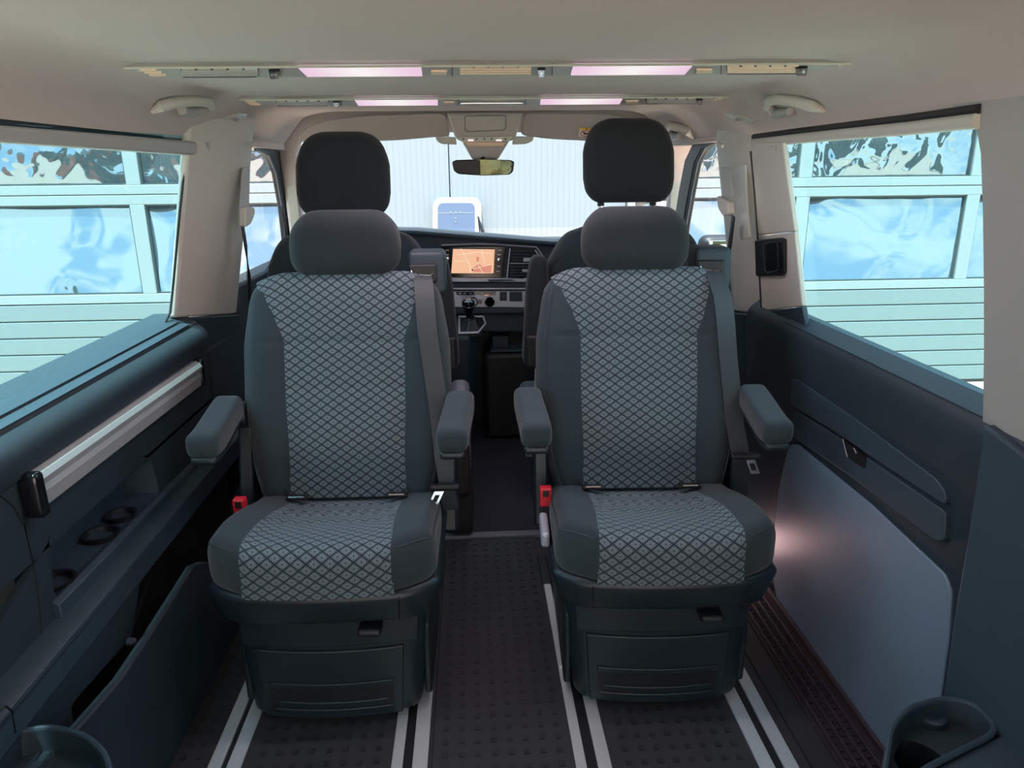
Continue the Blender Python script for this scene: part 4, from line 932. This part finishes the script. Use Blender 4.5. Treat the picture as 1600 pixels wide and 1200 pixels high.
# =============================================================== REAR CUP HOLDERS
def cup(rim, hole, zt, lab, extra):
    q = PP(arc(rim, 6, 26), 'z', zt); n = len(q); cen = sum(q, Vector())/n
    t = thing('cup_holder', (cen.x, cen.y, 0), lab, 'cup holder')
    h = P(*hole[0], 'z', zt); hr = hole[1]
    i1 = [cen+(v-cen)*.90 for v in q]; i2 = [cen+(v-cen)*.84+Vector((0, 0, -.035)) for v in q]
    hc = Vector((h.x, h.y, zt-.036))
    hring = []
    for v in i2:
        d = (v-hc); d.z = 0; d.normalize(); hring.append(hc+d*min(hr, (Vector((v.x, v.y, hc.z))-hc).length*.9))
    b = MB(); b.loft([[cen+(v-cen)*.85+Vector((.07 if cen.x > 0 else .02, 0, -zt+.0)) for v in q], [v+Vector((0, 0, -.02)) for v in q], [cen+(v-cen)*.985 for v in q], i1, i2, hring, [hc+(v-hc)*.9+Vector((0, 0, -.07)) for v in hring]], cap=True)
    b.build('tray', 'dark', t, ang=50, bevel=.0)
    b = MB(); b.tube([cen+(v-cen)*.955+Vector((0, 0, .000)) for v in q], .0045, 8, closed=True); b.build('rim', 'dark2', t)
    if extra:
        c = P(1455, 1121, 'z', zt-.03)
        b = MB(); b.lathe(c+Vector((0, 0, -.004)), [(.022, 0), (.0225, .008), (.020, .011), (.001, .0115)], n=24); so = b.build('socket_cap', 'dark2', t)
        b = MB(); 
        for dx in (-.005, .001): b.box(c+Vector((dx, .004, .0078)), (.0018, .0025, .0004))
        b.build('socket_symbol', 'sticker', so)
        b = MB(); b.rbox(P(1478, 1154, 'z', zt-.045), (.0045, .003, .009), .002); b.build('cup_clip', 'silver', t)
        b = MB(); b.rbox(P(1402, 1155, 'z', zt-.045), (.006, .002, .004), .0015); b.build('cup_clip', 'silver', t)
    return t
cup([(1374, 1240), (1390, 1135), (1420, 1102), (1480, 1087), (1532, 1100), (1566, 1142), (1440, 1206), (1400, 1240)], ((1438, 1160), .044), .33, 'dark cup holder with socket cap at bottom right by grey kick panel', True)
cup([(-60, 1230), (-20, 1170), (20, 1142), (80, 1132), (140, 1148), (172, 1180), (182, 1240), (160, 1290), (-20, 1290)], ((95, 1212), .040), .33, 'dark empty cup holder at the bottom left corner', False)
# body shelf under the cup holders
b = MB(); q = PP([(1440, 1207), (1566, 1143), (1660, 1190), (1660, 1320), (1440, 1320)], 'z', .325); b.slab(q, (0, 0, -.12)); b.build('side_shelf', 'dark2', wr, bevel=.006)
b = MB(); b.bx(-.86, -.80, .1, 1.0, -.02, .33); b.build('side_shelf', 'dark', wl)
# step lamp low on the door frame
sl_ = thing('step_lamp', (.745, 1.90, .05), 'small pinkish courtesy lamp low beside the right seat and sill', 'lamp')
b = MB(); b.rbox((.752, 1.90, .07), (.012, .03, .012), .006); b.build('lamp_housing', 'black', sl_)
b = MB(); b.rbox((.742, 1.89, .07), (.004, .022, .008), .003); b.build('lamp_lens', 'steplamp', sl_)
pl = bpy.data.lights.new('step_lamp_light', 'POINT'); pl.energy = .5; pl.color = (1, .62, .62); pl.shadow_soft_size = .04
po = bpy.data.objects.new('step_lamp_light', pl); COL.objects.link(po); po.location = (.672, 1.93, .06)

# =============================================================== OUTSIDE
GZ = -.72
b = MB(); b.bx(-30, 30, -30, 8, GZ-.1, GZ); g = struct(b, 'ground', 'asphalt')
FY = 6.0
bl = thing('hall_facade', (0, FY, GZ), 'white metal-clad hall wall seen through the windscreen', 'building')
XA, XB = -.98, 1.22      # edges of the white wall between the two doors
panels = [XA, P(703, 300, 'y', FY).x, XB]
for a_, c_ in zip(panels, panels[1:]):
    b = MB(); b.bx(a_+.004, c_-.004, FY, FY+.1, GZ, 3.6); b.build('cladding_panel', 'white', bl, bevel=.004)
b = MB(); b.bx(-9, 9, FY+.06, FY+.2, GZ, 3.6); b.build('backing_wall', 'facadegrey', bl)
b = MB(); b.bx(-9, XA, FY-.02, FY+.1, 2.35, 3.6); b.bx(XB, 9, FY-.02, FY+.1, 2.35, 3.6); b.build('upper_cladding', 'white', bl)
b = MB(); n_ = int((XB-XA)/.045)
for i in range(n_): 
    x = XA+.02+i*.045
    if abs(x-panels[1]) > .01: b.bx(x, x+.004, FY-.0015, FY, GZ, 3.6)
o = b.build('cladding_ribs', 'white', bl, smooth=False); o['kind'] = 'stuff'
def gdoor(x0, x1, mull, lab):
    t = thing('garage_door', ((x0+x1)/2, FY, GZ), lab, 'garage door')
    zr = [GZ, GZ+.07]
    # solid lower sections: ribs .138 apart
    z = GZ+.03; tops = [.130-.1385*i for i in range(6)]
    zz = [.130]+[.130-.1385*i for i in range(1, 7)]
    for i in range(6):
        b = MB(); b.bx(x0, x1, FY-.03, FY+.02, max(zz[i+1]+.006, GZ), zz[i]-.004); b.build('door_slat', 'doorpanel', t, bevel=.005)
        b = MB(); b.bx(x0, x1, FY-.018, FY+.02, zz[i+1]-.004, zz[i+1]+.006); b.build('slat_groove', 'doorgroove', t)
    b = MB(); b.bx(x0, x1, FY-.03, FY+.02, .134, .205); b.build('door_rail', 'doorframe', t, bevel=.005)
    b = MB(); b.bx(x0, x1, FY-.03, FY+.02, .905, .978); b.build('door_rail', 'doorframe', t, bevel=.005)
    b = MB(); b.bx(x0, x1, FY-.03, FY+.02, .984, 1.055); b.build('door_rail', 'doorframe', t, bevel=.005)
    b = MB(); b.bx(x0, x1, FY-.015, FY+.02, .978, .984); b.build('slat_groove', 'doorgroove', t)
    b = MB(); b.bx(x0, x1, FY-.03, FY+.02, 1.66, 1.80); b.build('door_rail', 'doorframe', t, bevel=.005)
    b = MB(); b.bx(x0, x1, FY-.03, FY+.02, GZ, GZ+.03); b.build('bottom_seal', 'black', t)
    b = MB(); b.bx(x0, x1, FY-.03, FY+.02, 1.80, 2.35); b.build('top_section', 'doorpanel', t, bevel=.005)
    for (a_, c_) in zip([x0]+mull, mull+[x1]):
        for (za, zb) in ((.205, .905), (1.055, 1.66)):
            xa = a_+(.055 if a_ != x0 else .02); xb = c_-(.055 if c_ != x1 else .02)
            if xb-xa < .05: continue
            # slightly bowed acrylic
            bw = .02
            def fn(u, v, xa=xa, xb=xb, za=za, zb=zb): return (xa+(xb-xa)*u, FY+.005-bw*math.sin(math.pi*u)*math.sin(math.pi*v)-(.10*(1-v) if za < 1 else 0)*.0, za+(zb-za)*v)
            b = MB(); b.grid(fn, 14, 10, thick=(0, .004, 0)); b.build('pane', 'pane' if za < 1 else 'pane_upper', t, ang=80)
            b = MB(); b.ring([(xa, FY-.012, za), (xb, FY-.012, za), (xb, FY-.012, zb), (xa, FY-.012, zb)], [(xa+.012, FY-.012, za+.012), (xb-.012, FY-.012, za+.012), (xb-.012, FY-.012, zb-.012), (xa+.012, FY-.012, zb-.012)], (0, .02, 0)); b.build('pane_gasket', 'doorgroove', t)
    for m_ in mull:
        for (za, zb) in ((.205, .905), (1.055, 1.66)):
            b = MB(); b.bx(m_-.055, m_+.055, FY-.03, FY+.02, za, zb); b.build('mullion', 'doorframe', t, bevel=.004)
    for x in (x0, x1):
        b = MB(); b.bx(x-.03, x+.03, FY-.05, FY+.05, GZ, 2.4); b.build('door_jamb', 'doorframe', t)
    return t
gdoor(-5.4, XA-.035, [-4.03, -2.65], 'left white sectional garage door seen through the left side window')
gdoor(XB+.035, 5.5, [2.68, 4.13], 'right white sectional garage door seen through the right side window')
# wall box
wb = thing('wall_box', (-.16, FY-.06, .4), 'white rounded wall box with blue-grey front on the hall wall', 'wall box')
ro = arc([(674, 380), (677, 309), (752, 309), (752, 380)], 6, 16); 
zof = [P(x, y, 'y', FY-.08) for x, y in ro]
b = MB(); b.slab([Vector((p.x, p.y, max(p.z, .45) if p.z > .8 else .45)) for p in zof], (0, .08, 0)); b.build('box_body', mat('box_white', rgb(160, 162, 165), .4), wb, bevel=.01)
ri = arc([(683, 380), (684, 317), (742, 317), (741, 380)], 6, 10)
b = MB(); b.slab([Vector((P(x, y, 'y', FY-.084).x, FY-.084, P(x, y, 'y', FY-.084).z if y < 370 else .5)) for x, y in ri], (0, .01, 0)); fp = b.build('front_panel', 'boxpanel', wb, bevel=.002)
b = MB()
for x, y in ((704, 331), (712, 331), (720, 331), (712, 341), (712, 346)): b.box(P(x, y, 'y', FY-.0865), (.006, .002, .006))
b.build('indicator_dots', 'white', fp)
b = MB(); q = P(712, 332.5, 'y', FY-.086); b.bx(q.x-.14, q.x+.14, FY-.0855, FY-.084, q.z-.003, q.z+.001); b.build('panel_edge', 'facadegrey', fp)
# outside mirror
d2 = bpy.data.objects['door_2']
b = MB(); q = P(1128, 402, 'x', 1.08); b.rbox(q, (.11, .05, .10), .04); b.tube([q, Vector((.86, q.y-.05, q.z-.08))], .025, 8); om = b.build('door_mirror', 'black', d2)
b = MB(); b.rbox(q+Vector((0, -.052, 0)), (.085, .003, .08), .002); b.build('mirror_glass', 'mirror', om)
# behind the camera, reflected in panes and mirror: trees and a brick house
def tree(x, y, h, lab):
    t = thing('tree', (x, y, GZ), lab, 'tree', 'trees behind the parked van')
    b = MB(); b.tube([(x, y, GZ), (x+.1, y, GZ+h*.5), (x, y+.1, GZ+h*.8)], [.22, .15, .06], 8); b.build('trunk', 'bark', t)
    b = MB()
    for i in range(22):
        a = random.random()*6.3; r_ = random.random()*1.2; rr_ = .7+random.random()*.4
        b.rbox((x+math.cos(a)*r_, y+math.sin(a)*r_, GZ+h*(.12+.83*random.random())), (rr_, rr_, rr_*.8), rr_*.75, lambda p: p*(1+.12*math.sin(p.x*9)*math.cos(p.z*8+p.y*7)), k=3, m=4)
    b.build('crown', 'leaf', t)
for i, (x, y) in enumerate(((-10.5, -20), (-5.8, -20.5), (-1.1, -20), (3.6, -20.5), (8.3, -20), (13, -20.5), (17.7, -20), (-15.2, -20.5))):
    tree(x, y, 7.0+(i % 3)*.8, 'leafy tree in the row reflected behind the van')
hb_ = thing('brick_house', (-13, -25, GZ), 'orange brick house reflected behind the van', 'building')
b = MB(); b.bx(-22, -6, -28, -24, GZ, 3.2); b.build('house_wall', 'brick', hb_)
b = MB(); b.slab([(-22.3, -28.2, 3.2), (-22.3, -23.8, 3.2), (-22.3, -26, 4.6)], (16.6, 0, 0)); b.build('roof', 'dark', hb_)
